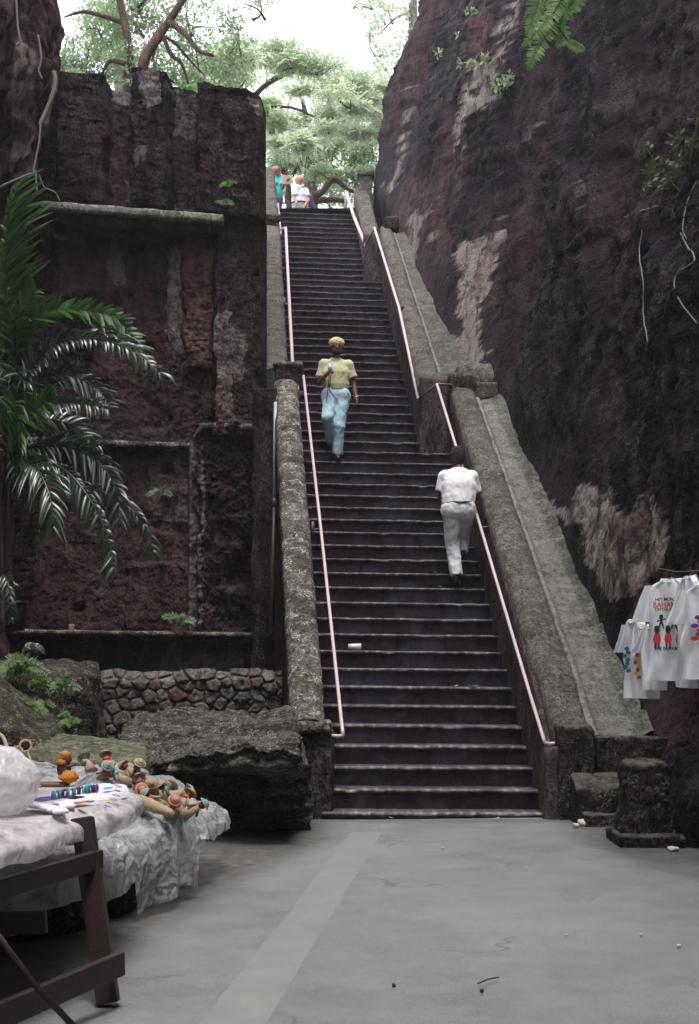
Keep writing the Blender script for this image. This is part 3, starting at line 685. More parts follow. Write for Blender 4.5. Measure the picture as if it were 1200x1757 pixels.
rw = grid_obj('carved_rock_wall', G, M['wallrock'], attrs={'pale': pale.ravel(), 'rust': rust.ravel()})
tag(rw, 'tall dark carved rock wall with upright pilasters and ledges left of the stairs', 'rock wall')
def ledge(name, p0, p1, ht, dep, mat, **k):
    """p0,p1 = (px,py of the top front edge, depth)"""
    a = P(*p0); b = P(*p1); bk = np.array([0, dep, 0]); dn = np.array([0, 0, -ht])
    return hexa(name, np.array([a + dn, b + dn, b + dn + bk, a + dn + bk, a, b, b + bk, a + bk]), mat, rw, **k)
ledge('ledge', (70, 343, 18.35), (383, 367, 19.35), .115, 1.1, M['ledge'], cell=.035, rnd=.02, amp=.012, freq=5, seed=40)
ledge('ledge_soffit', (78, 358, 18.45), (376, 382, 19.45), .16, 1.0, M['wallrock'], cell=.05, rnd=.02, amp=.012, freq=5, seed=41)
ledge('ledge', (40, 749, 18.55), (334, 760, 19.45), .07, .5, M['coping_dark'], cell=.03, rnd=.02, amp=.014, freq=6, seed=42)
ledge('ledge', (342, 724, 19.42), (464, 727, 19.62), .085, .5, M['coping_dark'], cell=.03, rnd=.02, amp=.014, freq=6, seed=43)
a = P(334, 748, 19.38); b = P(347, 725, 19.42); 
hexa('ledge', np.array([a+[-.02,0,-.05], b+[0,0,-.09], b+[0,.4,-.09], a+[-.02,.4,-.05], a+[-.02,0,.0], b, b+[0,.4,0], a+[-.02,.4,.0]]), M['coping_dark'], rw, cell=.03, rnd=.01, amp=.008, seed=44)
ledge('ledge', (-60, 1079, 18.0), (463, 1086, 19.38), .06, .6, M['coping_dark'], cell=.03, rnd=.02, amp=.012, freq=6, seed=45)
ledge('ledge_moulding', (-60, 1088, 18.1), (462, 1096, 19.45), .07, .5, M['wallrock'], cell=.05, rnd=.02, amp=.008, freq=6, seed=46)
bm_ = hexa('back_of_wall', np.array([(-9,20.2,-.2),(-1.32,20.3,-.2),(-1.95,30.2,-.2),(-9,30,-.2),(-9,20.2,9.3),(-1.32,20.3,9.2),(-1.95,30.2,9.6),(-9,30,9.6)]), M['wallrock'], rw, cell=.12, rnd=.08, amp=.05, freq=2, seed=47)

# upper ground behind everything
ux = np.linspace(-40, 40, 90); uy = np.linspace(30.3, 110, 60); UX, UY = np.meshgrid(ux, uy, indexing='ij')
UZ = 11.22 + .25 * fbm(np.stack([UX * .2, UY * .2, UX * 0], -1), 3, 130) * sstep(31, 36, UY)
up = grid_obj('upper_ground', np.stack([UX, UY, UZ], -1), M['ramp']); up['kind'] = 'structure'

# ------------------------------------------------------------------ rocks at the foot of the left wall
hexa('wall_end', np.array([(-1.35,19.0,-.1),(-.98,19.0,-.1),(-.98,20.6,-.1),(-1.35,20.6,-.1),(-1.33,19.2,5.2),(-1.0,19.2,5.2),(-1.0,20.6,5.2),(-1.33,20.6,5.2)]), M['wallrock'], rw, cell=.06, rnd=.03, amp=.03, freq=4, seed=48)
# rubble wall: voronoi stones as real relief
nx, nz = 430, 150
X = np.linspace(-3.6, -.60, nx); Wv = np.linspace(0, 1, nz)
tp = 1.30 + .05 * fbm(np.stack([X * 5, X * 0, X * 0], -1), 3, 140) + .05 * sstep(-3.3, -2.9, -np.abs(X + 0)) 
RX = np.repeat(X[:, None], nz, 1); RZ = -.1 + (tp[:, None] + .1) * Wv[None, :]
rs = np.random.RandomState(3); cs = .165
gi, gj = np.meshgrid(np.arange(-25, 3), np.arange(-3, 13), indexing='ij')
sx = (gi + .5 * (gj % 2) + rs.uniform(-.38, .38, gi.shape)) * cs; sz = (gj + rs.uniform(-.36, .36, gi.shape)) * cs * .72
ww = rs.uniform(0, .05, gi.shape).ravel()
qx = RX + .018 * fbm(np.stack([RX * 12, RZ * 12, RX * 0], -1), 3, 141); qz = RZ + .018 * fbm(np.stack([RX * 12, RZ * 12, RX * 0 + 4], -1), 3, 142)
D = np.sqrt((qx[..., None] - sx.ravel()) ** 2 + ((qz[..., None] - sz.ravel()) * 1.25) ** 2) - ww
k1 = np.argmin(D, -1); Ds = np.partition(D, 1, -1); f1, f2 = Ds[..., 0], Ds[..., 1]
e = f2 - f1; dome = np.clip(e / .05, 0, 1) ** .6
tone = rs.uniform(0, 1, gi.size)[k1]; outw = rs.uniform(-.02, .03, gi.size)[k1]
rel = .055 * dome + outw * dome + .02 * fbm(np.stack([RX * 16, RZ * 16, RX * 0], -1), 5, 143, .6)
RY = 15.45 + .12 * (RX + .6) * -.15 - rel + .10 * (1 - np.clip((1 - Wv[None, :]) * 12, 0, 1)) 
rwall = grid_obj('rubble_wall', np.stack([RX, RY, RZ], -1), rock_mat('rubble_stone', (.035, .03, .028), (.10, .09, .084), (.36, .34, .31), 2.5, .8, (1, 1, 1), 0, .02, .9), attrs={'pale': (.10 + tone ** 2 * .30 * dome).ravel(), 'rust': ((tone < .15) * .3 * dome).ravel()})
tag(rwall, 'low wall of rough mortared fieldstones at the foot of the ledged rock wall', 'stone wall')
hexa('wall_top', boxC(-3.6, -.6, 15.5, 16.1, .9, 1.27), M['boulder'], rwall, cell=.05, rnd=.04, amp=.03, freq=6, seed=50)
tg = grid_obj('soil_bank', np.stack(np.meshgrid(np.linspace(-6, -.6, 60), np.linspace(16.0, 19.6, 40), indexing='ij') + [np.zeros((60, 40))], -1) + np.array([0, 0, 1.12]) , M['boulder']); tg['kind'] = 'structure'

def rock(name, C, mat, label, cat='rock', seed=0, group=None, **k):
    o = hexa(name, C, mat, None, seed=seed, **k); tag(o, label, cat, group); return o
def slab_fn(Q, U):
    # layered limestone: shelves cut back under the lip
    z = Q[:, 2]; front = 1 - sstep(-1, 1, U[:, 1]); Q = Q.copy()
    lay = .13 * ridge(np.stack([Q[:, 0] * 1.3, Q[:, 1] * 1.3, z * 9], -1), 3, 151) * front
    Q[:, 1] -= lay; t = 1 - sstep(.50, .62, z); Q[:, 1] += front * t * 1.05
    top = sstep(.45, .7, z); q1 = np.stack([Q[:, 0] * 1.6, Q[:, 1] * 0, Q[:, 0] * 0], -1)
    Q[:, 1] += .22 * fbm(q1, 3, 155) * front; Q[:, 2] += .10 * fbm(q1 + 7, 3, 156) * front * top; Q[:, 2] -= .10 * sstep(-1.5, -2.0, Q[:, 0]) * 0
    Q[:, 2] += (.11 * ridge(Q * np.array([1.5, 2.8, .1]), 4, 152) + .05 * fbm(Q * np.array([5, 7, .1]), 4, 153)) * top - .04
    for hx, hy, rx, ry, hd in ((-1.25, 11.45, .22, .14, .14), (-.75, 11.7, .25, .2, .12), (-1.0, 12.1, .3, .12, .09), (-1.6, 11.8, .2, .2, .09), (-.6, 11.3, .12, .1, .08)):
        Q[:, 2] -= hd * np.exp(-((Q[:, 0] - hx) / rx) ** 2 - ((Q[:, 1] - hy) / ry) ** 2) * top
    return Q
rock('layered_boulder', np.array([(-1.82,11.45,-.1),(-.36,11.15,-.1),(-.42,13.2,-.1),(-2.1,13.6,-.1),(-1.90,11.2,.72),(-.36,11.05,.71),(-.52,13.2,.97),(-2.1,13.6,1.0)]), M['slab'],
     'big flat-topped layered boulder overhanging dark shade beside the left pier', seed=51, cell=.020, rnd=.06, amp=.075, freq=3.0, octs=6, fn=slab_fn)
rock('flat_boulder', np.array([(-2.85,10.75,-.1),(-1.58,10.75,-.1),(-1.6,11.7,-.1),(-2.8,11.7,-.1),(-2.62,10.6,.745),(-1.54,10.55,.70),(-1.66,11.5,.80),(-2.42,11.6,.88)]), rock_mat('mossy_slab', (.06, .055, .045), (.19, .20, .15), (.30, .31, .24), 2.0, .6, (1, 1, 1), .8, .02, .7),
     'flat grey-green mossy slab of rock behind the doll display', seed=52, cell=.03, rnd=.05, amp=.02, freq=4)
rock('sloping_boulder', np.array([(-3.6,12.0,-.1),(-2.45,12.2,-.1),(-2.5,13.4,-.1),(-3.6,13.4,-.1),(-3.4,11.9,1.15),(-2.55,12.2,.72),(-2.7,13.2,.9),(-3.4,13.4,1.42)]), M['boulder'],
     'rough grey boulder sloping down to the right at the left edge', seed=53, cell=.03, rnd=.18, amp=.06, freq=3)
rock('mossy_ledge_rock', np.array([(-4.6,14.3,.2),(-2.75,14.6,.2),(-2.7,15.6,.2),(-4.6,15.6,.2),(-4.5,14.2,1.40),(-2.72,14.5,1.30),(-2.75,15.6,1.44),(-4.5,15.6,1.52)]), M['boulder'],
     'brown mossy ledge of rock with ferns, above the sloping boulder', seed=54, cell=.035, rnd=.12, amp=.06, freq=3)
rock('white_stone', np.array([tuple(P(38,1122,14.8)),tuple(P(78,1122,14.8)),tuple(P(78,1122,15.0)),tuple(P(38,1122,15.0)),tuple(P(44,1104,14.8)),tuple(P(68,1106,14.8)),tuple(P(66,1106,15.0)),tuple(P(44,1104,15.0))]), M['coping_dark'],
     'small whitish stone lying on the mossy ledge rock', seed=55, cell=.012, rnd=.05, amp=.03, freq=12)
rock('loose_stone', np.array([tuple(P(436,1164,15.6)),tuple(P(462,1164,15.6)),tuple(P(462,1164,15.8)),tuple(P(436,1164,15.8)),tuple(P(440,1148,15.6)),tuple(P(458,1150,15.6)),tuple(P(456,1150,15.8)),tuple(P(442,1148,15.8))]), M['coping_dark'],
     'small rough stone on top of the rubble wall near the parapet', seed=56, cell=.012, rnd=.04, amp=.03, freq=12)
rock('shaded_boulder', np.array([(-3.9,9.5,-.1),(-2.6,9.7,-.1),(-2.7,11.4,-.1),(-3.9,11.4,-.1),(-3.8,9.6,.9),(-2.75,9.8,.55),(-2.8,11.4,.6),(-3.8,11.4,1.0)]), M['pier'],
     'dark shaded boulder behind the straw goods at the far left', seed=57, cell=.05, rnd=.15, amp=.06, freq=3)
# right side: bench block, stub pillar, rocks against the cliff
bb = empty('stone_block', (2.1, 12.8, 0), 'chamfered grey stone block between the right pier and the stub pillar', 'block')
hexa('body', np.array([(2.07,12.55,-.1),(2.62,12.6,-.1),(2.62,13.0,-.1),(2.05,13.0,-.1),(2.07,12.62,.30),(2.62,12.66,.30),(2.62,13.0,.43),(2.05,13.0,.43)]), M['pier'], bb, cell=.025, rnd=.02, amp=.012, freq=8, seed=58)
hexa('foot', boxC(2.1, 2.62, 12.42, 12.7, -.1, .10), M['pier'], bb, cell=.025, rnd=.02, amp=.012, freq=8, seed=59)
sp = empty('stub_pillar', (2.4, 11.4, 0), 'squat weathered stone pillar on a low square plinth, right of the stairs', 'pillar')
hexa('shaft', np.array([(2.20,11.22,.02),(2.62,11.2,.02),(2.64,11.6,.02),(2.2,11.6,.02),(2.235,11.25,.655),(2.57,11.24,.655),(2.60,11.58,.655),(2.235,11.6,.655)]), M['pier'], sp, cell=.016, rnd=.05, amp=.018, freq=9, seed=60)
hexa('plinth', np.array([(2.16,11.08,-.05),(2.68,11.05,-.05),(2.70,11.72,-.05),(2.16,11.72,-.05),(2.15,11.06,.085),(2.67,11.04,.085),(2.70,11.72,.085),(2.15,11.72,.085)]), M['pier'], sp, cell=.02, rnd=.02, amp=.006, freq=8, seed=61)
rock('base_rock', np.array([(2.62,11.0,-.1),(3.3,10.9,-.1),(3.3,12.9,-.1),(2.75,12.9,-.1),(2.74,11.1,.45),(3.2,11.0,.6),(3.2,12.8,.8),(2.9,12.8,.7)]), M['cliff'], 'rough dark rock at the foot of the right cliff behind the stub pillar', seed=62, cell=.035, rnd=.15, amp=.08, freq=3.5)
def pebble(px_, py_, s, mat, label, name='pebble', z=0.0, cat='pebble', seed=0, group=None, flat=.6):
    d = (EYE - z) * FP / (py_ - HY); c = P(px_, py_, d)
    C = boxC(c[0] - s, c[0] + s, c[1] - s * .7, c[1] + s * .7, z - .012, z + s * flat * 1.6)
    return rock(name, C, mat, label, cat, seed=seed, group=group, cell=s / 4, rnd=s, amp=s * .25, freq=1.2 / s)
pale_m = flat_mat('pale_debris', (.55, .52, .47), .8, .2, 40, .4)
dark_m = flat_mat('dark_debris', (.05, .04, .035), .8, .2, 40, .3)
for i, (x, y, s, m) in enumerate([(1000,1415,.05,pale_m),(1018,1411,.035,pale_m),(988,1418,.03,pale_m)]):
    pebble(x, y, s, m, 'pale rubble lump on the ground in front of the chamfered block', seed=i, group='rubble lumps by the block')
pebble(1060, 1409, .05, pale_m, 'pale chunk leaning against the left side of the stub pillar plinth', seed=5, z=.03)
pebble(1155, 1458, .045, pale_m, 'flat pale stone right beside the pillar plinth', seed=6, flat=.3)
peb = [(1165,1623),(972,1604),(905,1490),(760,1455),(1100,1603)]
for i, (x, y) in enumerate(peb):
    pebble(x, y, .007 + .003 * (i % 3 == 0), pale_m, 'tiny pale pebble scattered on the grey yard', seed=20 + i, group='tiny pale pebbles on the yard')
for i, (x, y) in enumerate([(676,1690),(827,1699)]):
    pebble(x, y, .009, dark_m, ('dark nugget on the yard near the cement strip','dark nugget on the yard beside the thin twig')[i], 'dark_pebble', seed=40 + i)
mb = MB(); a = P(820, 1689, 1.54 * FP / 569); b = P(856, 1678, 1.54 * FP / 558); a[2] = b[2] = .004
add_tube(mb, [a, (a + b) / 2 + [0, 0, .006], b], .004, 5); tag(mb.build('twig', dark_m), 'thin dark twig lying on the yard in the foreground', 'twig')
# litter
cupm = flat_mat('white_litter', (.75, .74, .70), .5, .1, 30, .1)
s_ = 8 * RUN; c = P(610, 1109, 13 + s_ + .14); c[2] = zn(7 * RUN) + .19 + .0
mb = MB(); 
c = np.array([P(610, 1110, 15.2)[0], 15.24, .05 + 8 * RISE + .035])
add_cone(mb, c + [-.075, 0, .004], c + [.06, .02, 0], .028, .038, 14); tag(mb.build('paper_cup', cupm), 'crushed white paper cup lying on a lower step', 'cup')
rng = random.Random(5)
yl_m = flat_mat('yellow_leaf', (.50, .34, .08), .6, .3, 40); rd_m = flat_mat('red_litter', (.35, .07, .05), .6, .2, 40); wl_m = flat_mat('white_leaf', (.6, .57, .5), .6, .2, 40)
def fallen(px_, py_, d, mat, label, s=.03, group=None, z=None):
    c = P(px_, py_, d); 
    if z is not None: c[2] = z
    a = rng.uniform(0, 6.3); g = []
    for i, r in enumerate(np.linspace(-1, 1, 5)):
        w2 = s * .45 * (1 - r * r) + .001
        for q in (-1, 0, 1): g.append((c[0] + math.cos(a) * r * s - math.sin(a) * w2 * q, c[1] + math.sin(a) * r * s + math.cos(a) * w2 * q, c[2] + .006 + .25 * s * r * r - .1 * s * (1 - abs(q))))
    o = mesh_obj('fallen_leaf', np.array(g), grid_faces(5, 3), mat); tag(o, label, 'leaf', group); return o
for i, (x, y) in enumerate([(900,1022),(906,1027),(911,1024),(903,1030)]):
    fallen(x, y, 16.05, yl_m, 'yellow fallen leaf in the gutter halfway up the lower ramp', .035, 'yellow leaves halfway up the ramp')
for i, (x, y) in enumerate([(1020,1257),(1028,1260),(1036,1262),(1024,1262),(1030,1256),(1016,1254)]):
    fallen(x, y, 13.15, yl_m, 'yellow fallen leaf at the foot of the ramp behind the pier', .03, 'yellow leaves at the foot of the ramp')
for x, y, m, l in [(672,1397,yl_m,'yellowish leaf fallen against the lowest step'),(853,1399,wl_m,'pale leaf fallen against the lowest step'),(925,1401,rd_m,'red scrap at the right end of the lowest step'),(711,1382,rd_m,'tiny red scrap on the lowest tread'),(833,1275,rd_m,'small red scrap on the fourth step')]:
    k = {1397:(12.95,.0),1399:(12.93,0),1401:(12.9,0),1382:(13.08,.05),1275:(13.95,.62)}[y]; fallen(x, y, k[0], m, l, .028, z=k[1])
for (x, y, st) in [(780,1178,6),(812,1177,6)]:
    fallen(x, y, 13 + st * RUN + .12, wl_m, 'pale flake on the seventh step toward the right', .05, 'pale flakes on a lower step', z=.05 + st * RISE - .01)
fallen(755, 1005, 16.75, wl_m, 'white twig-like scrap on the step beside the climbing man', .06, z=.05 + 12 * RISE + .0)
fallen(748, 983, 17.0, wl_m, 'white scrap on the step left of the climbing man’s shoes'.replace('’', "'"), .05, z=.05 + 13 * RISE)

# ------------------------------------------------------------------ handrails
def rail(label, pts, stubs, rad=.018, dark=None):
    r = empty('handrail', tuple(pts[0]), label, 'handrail')
    mb = MB(); add_tube(mb, pts, rad, 10); mb.build('pipe', M['rail'], r)
    for kind, sp_ in stubs:
        mb = MB(); add_tube(mb, sp_, rad * (.9 if kind != 'bracket' else .6), 8)
        mb.build(kind, M['rail_dark'] if kind in ('connector', 'bracket') else M['rail'], r)
        if kind == 'bracket':
            mb = MB(); e = np.array(sp_[-1]); add_tube(mb, [e + [0, 0, -.09], e + [0, 0, .09]], .022, 6); mb.build('bracket_plate', M['rail_dark'], r)
    return r
def elbow(mb_pts): return mb_pts
b0 = P(935,1275,13.2); t0 = P(750,659,19.75)
rail('pale pink handrail of the lower flight, right side', [b0, P(933,1268,13.22), P(904,1172,14.0), P(825,905,16.55), t0], [('stub', [b0, P(945,1276,13.16), P(957,1275,13.15)]), ('connector', [t0, P(768,660,19.85), P(787,661,19.9)]),
     ('bracket', [P(824,905,16.58), P(842,904,16.6)]), ('connector', [t0, P(718,685,20.0)])])
b1 = P(718,685,20.02); t1 = P(643,391,26.4)
rail('pale pink handrail of the middle flight, right side', [b1, P(685,528,22.6), t1], [('bracket', [P(684,527,22.65), P(692,527,22.7)]), ('stub', [b1, P(729,683,20.05)]), ('connector', [t1, P(628,420,26.6)]), ('connector', [t1, P(656,400,26.55)])], .024)
b2 = P(627.5,421,26.62); t2 = P(594,329,31.5)
rail('pale pink handrail of the top flight, right side', [b2, P(607,370,29), t2], [('post', [t2, P(594,362,31.5)])], .034)
b3 = P(589,1262,13.2); t3 = P(521,645,19.8)
rail('pale pink handrail of the lower flight, left side', [b3, P(588,1254,13.22), P(551,908,16.5), t3], [('stub', [b3, P(580,1263,13.18), P(566,1262,13.15)]), ('bracket', [P(550,908,16.5), P(537,908,16.5)]), ('bracket', [P(524,673,19.45), P(512,673,19.4)])])
b4 = P(502.5,626,20.0); t4 = P(490.5,391,26.4)
rail('pale pink handrail of the middle flight, left side', [b4, P(497,523,22.5), t4], [('bracket', [P(497,522,22.5), P(488,521,22.5)]), ('stub', [t4, P(480,394,26.5)])], .026)
b5 = P(481.5,402,26.4); t5 = P(476.5,350,30.5)
rail('pale pink handrail of the top flight, left side', [b5, t5], [('post', [t5, P(477,372,30.5)])], .03)
cp = empty('conduit', tuple(P(469,1086,18.9)), 'thin grey conduit running up the outer left side of the parapet', 'conduit')
mb = MB(); add_tube(mb, [P(465,1086,18.6), P(471,858,18.75)], .022, 8); mb.build('lower_pipe', M['rail_dark'], cp)
mb = MB(); add_tube(mb, [P(471,858,18.75), P(471.5,770,18.8), P(473,690,18.85)], .022, 8); mb.build('upper_pipe', M['pipe'], cp)
mb = MB(); add_tube(mb, [P(471,870,18.75), P(471,855,18.75)], .034, 8); mb.build('collar', M['rail_dark'], cp)

# ------------------------------------------------------------------ plants
def leaf_cards(c, R, n, size, rs, aspect=2.2, up=.2, droop=.0, shell=.0, dirv=None):
    """n pointed leaves scattered in an ellipsoid; returns verts, quads"""
    u = rs.normal(size=(n, 3)); u /= np.linalg.norm(u, axis=1)[:, None]; r = rs.uniform(shell, 1, n) ** (1 / 2.2)
    p = np.array(c) + u * r[:, None] * np.array(R)
    d = rs.normal(size=(n, 3)) + np.array([0, 0, -droop]); 
    if dirv is not None: d = d * .5 + np.array(dirv)
    d /= np.linalg.norm(d, axis=1)[:, None]
    nn = rs.normal(size=(n, 3)) + np.array([0, 0, up * 4]); s = np.cross(d, nn); s /= np.linalg.norm(s, axis=1)[:, None] + 1e-9
    L = size * rs.uniform(.6, 1.3, n)[:, None]; Wd = L / aspect / 2
    V = np.stack([p, p + d * L * .5 + s * Wd, p + d * L, p + d * L * .5 - s * Wd], 1).reshape(-1, 3)
    return V, np.arange(4 * n).reshape(n, 4)
def sprays(mb, c, R, nsp, nl, size, L, rs, droop=.5, hor=1.0):
    """feathery sprays: nsp short twigs carrying paired leaflets"""
    u = rs.normal(size=(nsp, 3)); u /= np.linalg.norm(u, axis=1)[:, None]
    p = np.array(c) + u * (rs.uniform(0, 1, nsp) ** .5)[:, None] * np.array(R)
    d = rs.normal(size=(nsp, 3)) * np.array([1, 1, .35 * hor]); d += u * .6; d[:, 2] -= droop * .3; d /= np.linalg.norm(d, axis=1)[:, None]
    s = np.cross(d, [0, 0, 1.0]) + rs.normal(size=(nsp, 3)) * .3; s /= np.linalg.norm(s, axis=1)[:, None]
    k = np.arange(nl) / nl
    LL = L * rs.uniform(.7, 1.3, nsp)
    base = p[:, None] + d[:, None] * (k[None, :, None] * LL[:, None, None]) + np.array([0, 0, -1.0]) * (k ** 2)[None, :, None] * (droop * LL)[:, None, None] * .4
    V = []
    for sg in (-1, 1):
        dv = s[:, None] * sg * .9 + d[:, None] * .45; ls = (size * (1 - .5 * k))[None, :, None]
        w = d[:, None] * size * .2
        b = base; V.append(np.stack([b, b + dv * ls * .5 + w, b + dv * ls, b + dv * ls * .5 - w], 2).reshape(-1, 3))
    V = np.concatenate(V); mb.add(V, np.arange(len(V)).reshape(-1, 4))

def frond(mbL, mbR, pts, L, n=34, side=(1, 1), droop=.5, width=.028, seed=0, taper=.35, lift=0., ang=.75):
    """palm frond: rachis through pts, leaflets both sides"""
    rs = np.random.RandomState(seed); pth = smooth_path(pts, 10); seg = np.linalg.norm(np.diff(pth, axis=0), axis=1); acc = np.concatenate([[0], np.cumsum(seg)])
    add_tube(mbR, pth[::2], np.linspace(.016, .004, len(pth[::2])), 6)
    tt_ = np.linspace(.10, .995, n)
    for t_ in tt_:
        a = t_ * acc[-1]; k = min(np.searchsorted(acc, a), len(pth) - 1); k = max(k, 1)
        f = (a - acc[k - 1]) / max(seg[k - 1], 1e-6); p = pth[k - 1] * (1 - f) + pth[k] * f
        T = pth[min(k + 2, len(pth) - 1)] - pth[max(k - 3, 0)]; T /= np.linalg.norm(T)
        view = np.array([0, -1, .25]); S = np.cross(T, view); S /= np.linalg.norm(S)
        env = (math.sin(min(1, t_ * 1.5 + .25) * math.pi / 2)) * (1 - taper * t_ ** 2)
        for sg, amt in ((1, side[0]), (-1, side[1])):
            if amt <= 0: continue
            l = L * env * amt * rs.uniform(.72, 1.3)
            dr = S * sg + T * ang * (1 + t_ * .8) + rs.normal(size=3) * .15 + np.array([0, rs.uniform(-.45, .3), lift])
            dr /= np.linalg.norm(dr); q = [p]; dd = dr.copy(); m = 7; dk = rs.uniform(.4, 1.7)
            for i in range(m): 
                dd = dd + np.array([0, 0, -droop * dk * (i + .5) / m * .55]); dd /= np.linalg.norm(dd); q.append(q[-1] + dd * l / m)
            q = np.array(q); wv = np.cross(dd, view); wv = np.cross(q[-1] - q[0], np.array([rs.uniform(-.4, .4), -1, rs.uniform(.1, .9)])); wv /= np.linalg.norm(wv) + 1e-9
            up_ = np.cross(wv, q[-1] - q[0]); up_ /= np.linalg.norm(up_) + 1e-9
            prof_ = np.array([.35, .85, 1, 1, .9, .7, .4, .04])[:, None] * width / 2
            Vv = np.concatenate([q + wv * prof_, q + up_ * prof_ * .35, q - wv * prof_]); i = np.arange(m)
            Fq = np.concatenate([np.stack([i, i + 1, i + m + 2, i + m + 1], -1), np.stack([i + m + 1, i + m + 2, i + 2 * m + 3, i + 2 * m + 2], -1)])
            mbL.add(Vv, Fq)
palm = empty('palm', tuple(P(8, 1080, 17.0)), 'areca palm with arching glossy fronds at the left edge in front of the ledged wall', 'palm')
D0 = 16.2
FR = [  # points (px,py,depth), leaflet length, n, sides, droop, lift
 ([(14,660,D0),(4,560,D0-.1),(2,440,D0-.2),(20,322,D0-.3)], .62, 44, (1,0), .12, .05),
 ([(14,660,D0),(10,520,D0-.3),(12,400,D0-.5),(26,330,D0-.6)], .55, 36, (1,.2), .3, 0),
 ([(14,640,D0),(60,548,D0-.4),(130,531,D0-.6),(200,548,D0-.8),(243,600,D0-.8)], .36, 44, (1.,.55), .1, .35),
 ([(20,690,D0),(80,600,D0-.5),(150,580,D0-.8),(220,598,D0-1.1),(275,640,D0-1.2)], .40, 36, (.45,.8), .9, 0),
 ([(20,720,D0),(60,660,D0-.2),(110,642,D0-.4),(160,662,D0-.5),(186,690,D0-.6)], .32, 34, (1,.7), .4, .2),
 ([(20,740,D0),(70,700,D0-.3),(110,690,D0-.5),(160,694,D0-.7),(185,702,D0-.8)], .22, 28, (.9,.9), .7, 0),
 ([(15,740,D0),(30,700,D0-.2),(34,650,D0-.5),(30,640,D0-.8)], .34, 26, (.9,.9), .9, 0),
 ([(20,780,D0),(60,800,D0-.8),(85,850,D0-1.1),(92,905,D0-1.2)], .40, 26, (1,1), .7, 0),
 ([(20,770,D0),(110,765,D0-.2),(165,790,D0-.4),(200,840,D0-.5),(205,890,D0-.5)], .34, 32, (.9,.8), .5, .05),
 ([(24,790,D0),(100,800,D0-.3),(150,850,D0-.5),(185,920,D0-.6),(194,975,D0-.7)], .34, 32, (.9,.45), .9, 0),
 ([(30,800,D0),(120,830,D0-.1),(190,850,D0-.2),(240,890,D0-.3),(264,945,D0-.3)], .28, 32, (.7,.7), .8, 0),
 ([(18,700,D0),(26,620,D0-.1),(30,560,D0-.3),(60,500,D0-.6)], .30, 26, (.8,.9), .4, 0),
 ([(16,760,D0),(36,735,D0-.5),(58,705,D0-.8),(80,690,D0-1)], .34, 28, (1,1), .3, 0),
 ([(10,820,D0),(28,770,D0-.6),(30,720,D0-1.2),(26,690,D0-1.5)], .36, 30, (1,1), .7, 0),
 ([(4,1000,D0),(8,985,D0-.4),(16,1010,D0-.6),(20,1060,D0-.6)], .18, 18, (1,.8), .6, 0),
 ([(10,760,D0),(-30,650,D0),(-80,600,D0),(-140,640,D0)], .45, 30, (1,1), .6, 0),
 ([(10,780,D0),(-40,740,D0),(-90,760,D0),(-130,850,D0)], .40, 30, (1,1), .6, 0),
 ([(10,700,D0),(-10,560,D0+.3),(-30,450,D0+.4),(-70,350,D0+.4)], .5, 34, (1,1), .5, 0),
 ([(16,720,D0),(90,720,D0+.4),(140,740,D0+.6),(175,790,D0+.6)], .30, 28, (.9,.9), .6, 0)]
for i, (pts, L, n, sd, dr, lf) in enumerate(FR):
    mbL, mbR = MB(), MB(); frond(mbL, mbR, [P(*p) for p in pts], L * 1.15, int(n * (.9 if i in (0, 1, 2) else .95)), sd, dr * .65, .052 if i in (0, 1, 2) else .038, 200 + i, lift=lf)
    pm = M['palm_green'] if i in (0, 1, 2, 11, 12, 13, 17) else M['palm']; f = mbL.build('frond', pm, palm); mbR.build('rachis', pm, f)
for i, (x0, x1, y1) in enumerate([(2,12,700),(10,16,720),(20,18,740),(6,-4,760),(14,22,760)]):
    mb = MB(); add_tube(mb, smooth_path([P(x0, 1085, 17.0 - .1 * i), P((x0 + x1) / 2 + 2, 900, 16.7), P(x1, y1, D0)], 5), np.linspace(.035, .02, 11), 8); mb.build('stem', M['rail_dark'] if i % 2 else M['bark'], palm)
pot = MB(); c = P(28, 1082, 16.9)
for r0, z0, r1, z1 in ((.10, 0, .13, .33), (.15, .31, .15, .36)): add_cone(pot, c + [0, 0, z0], c + [0, 0, z1], r0, r1, 20)
tag(pot.build('plant_pot', flat_mat('black_pot', (.01, .012, .01), .5)), 'dark pot standing on the lowest ledge under the palm', 'pot')
tag(hexa('carton', np.array([tuple(P(118,1081,17.5)),tuple(P(128,1081,17.5)),tuple(P(128,1081,17.57)),tuple(P(118,1081,17.57)),tuple(P(118,1071,17.5)),tuple(P(128,1071,17.5)),tuple(P(128,1071,17.57)),tuple(P(118,1071,17.57))]), flat_mat('pink_carton', (.6, .3, .28), .6), None, cell=.01, rnd=.004, amp=0), 'tiny pinkish white carton left on the lowest ledge', 'carton')

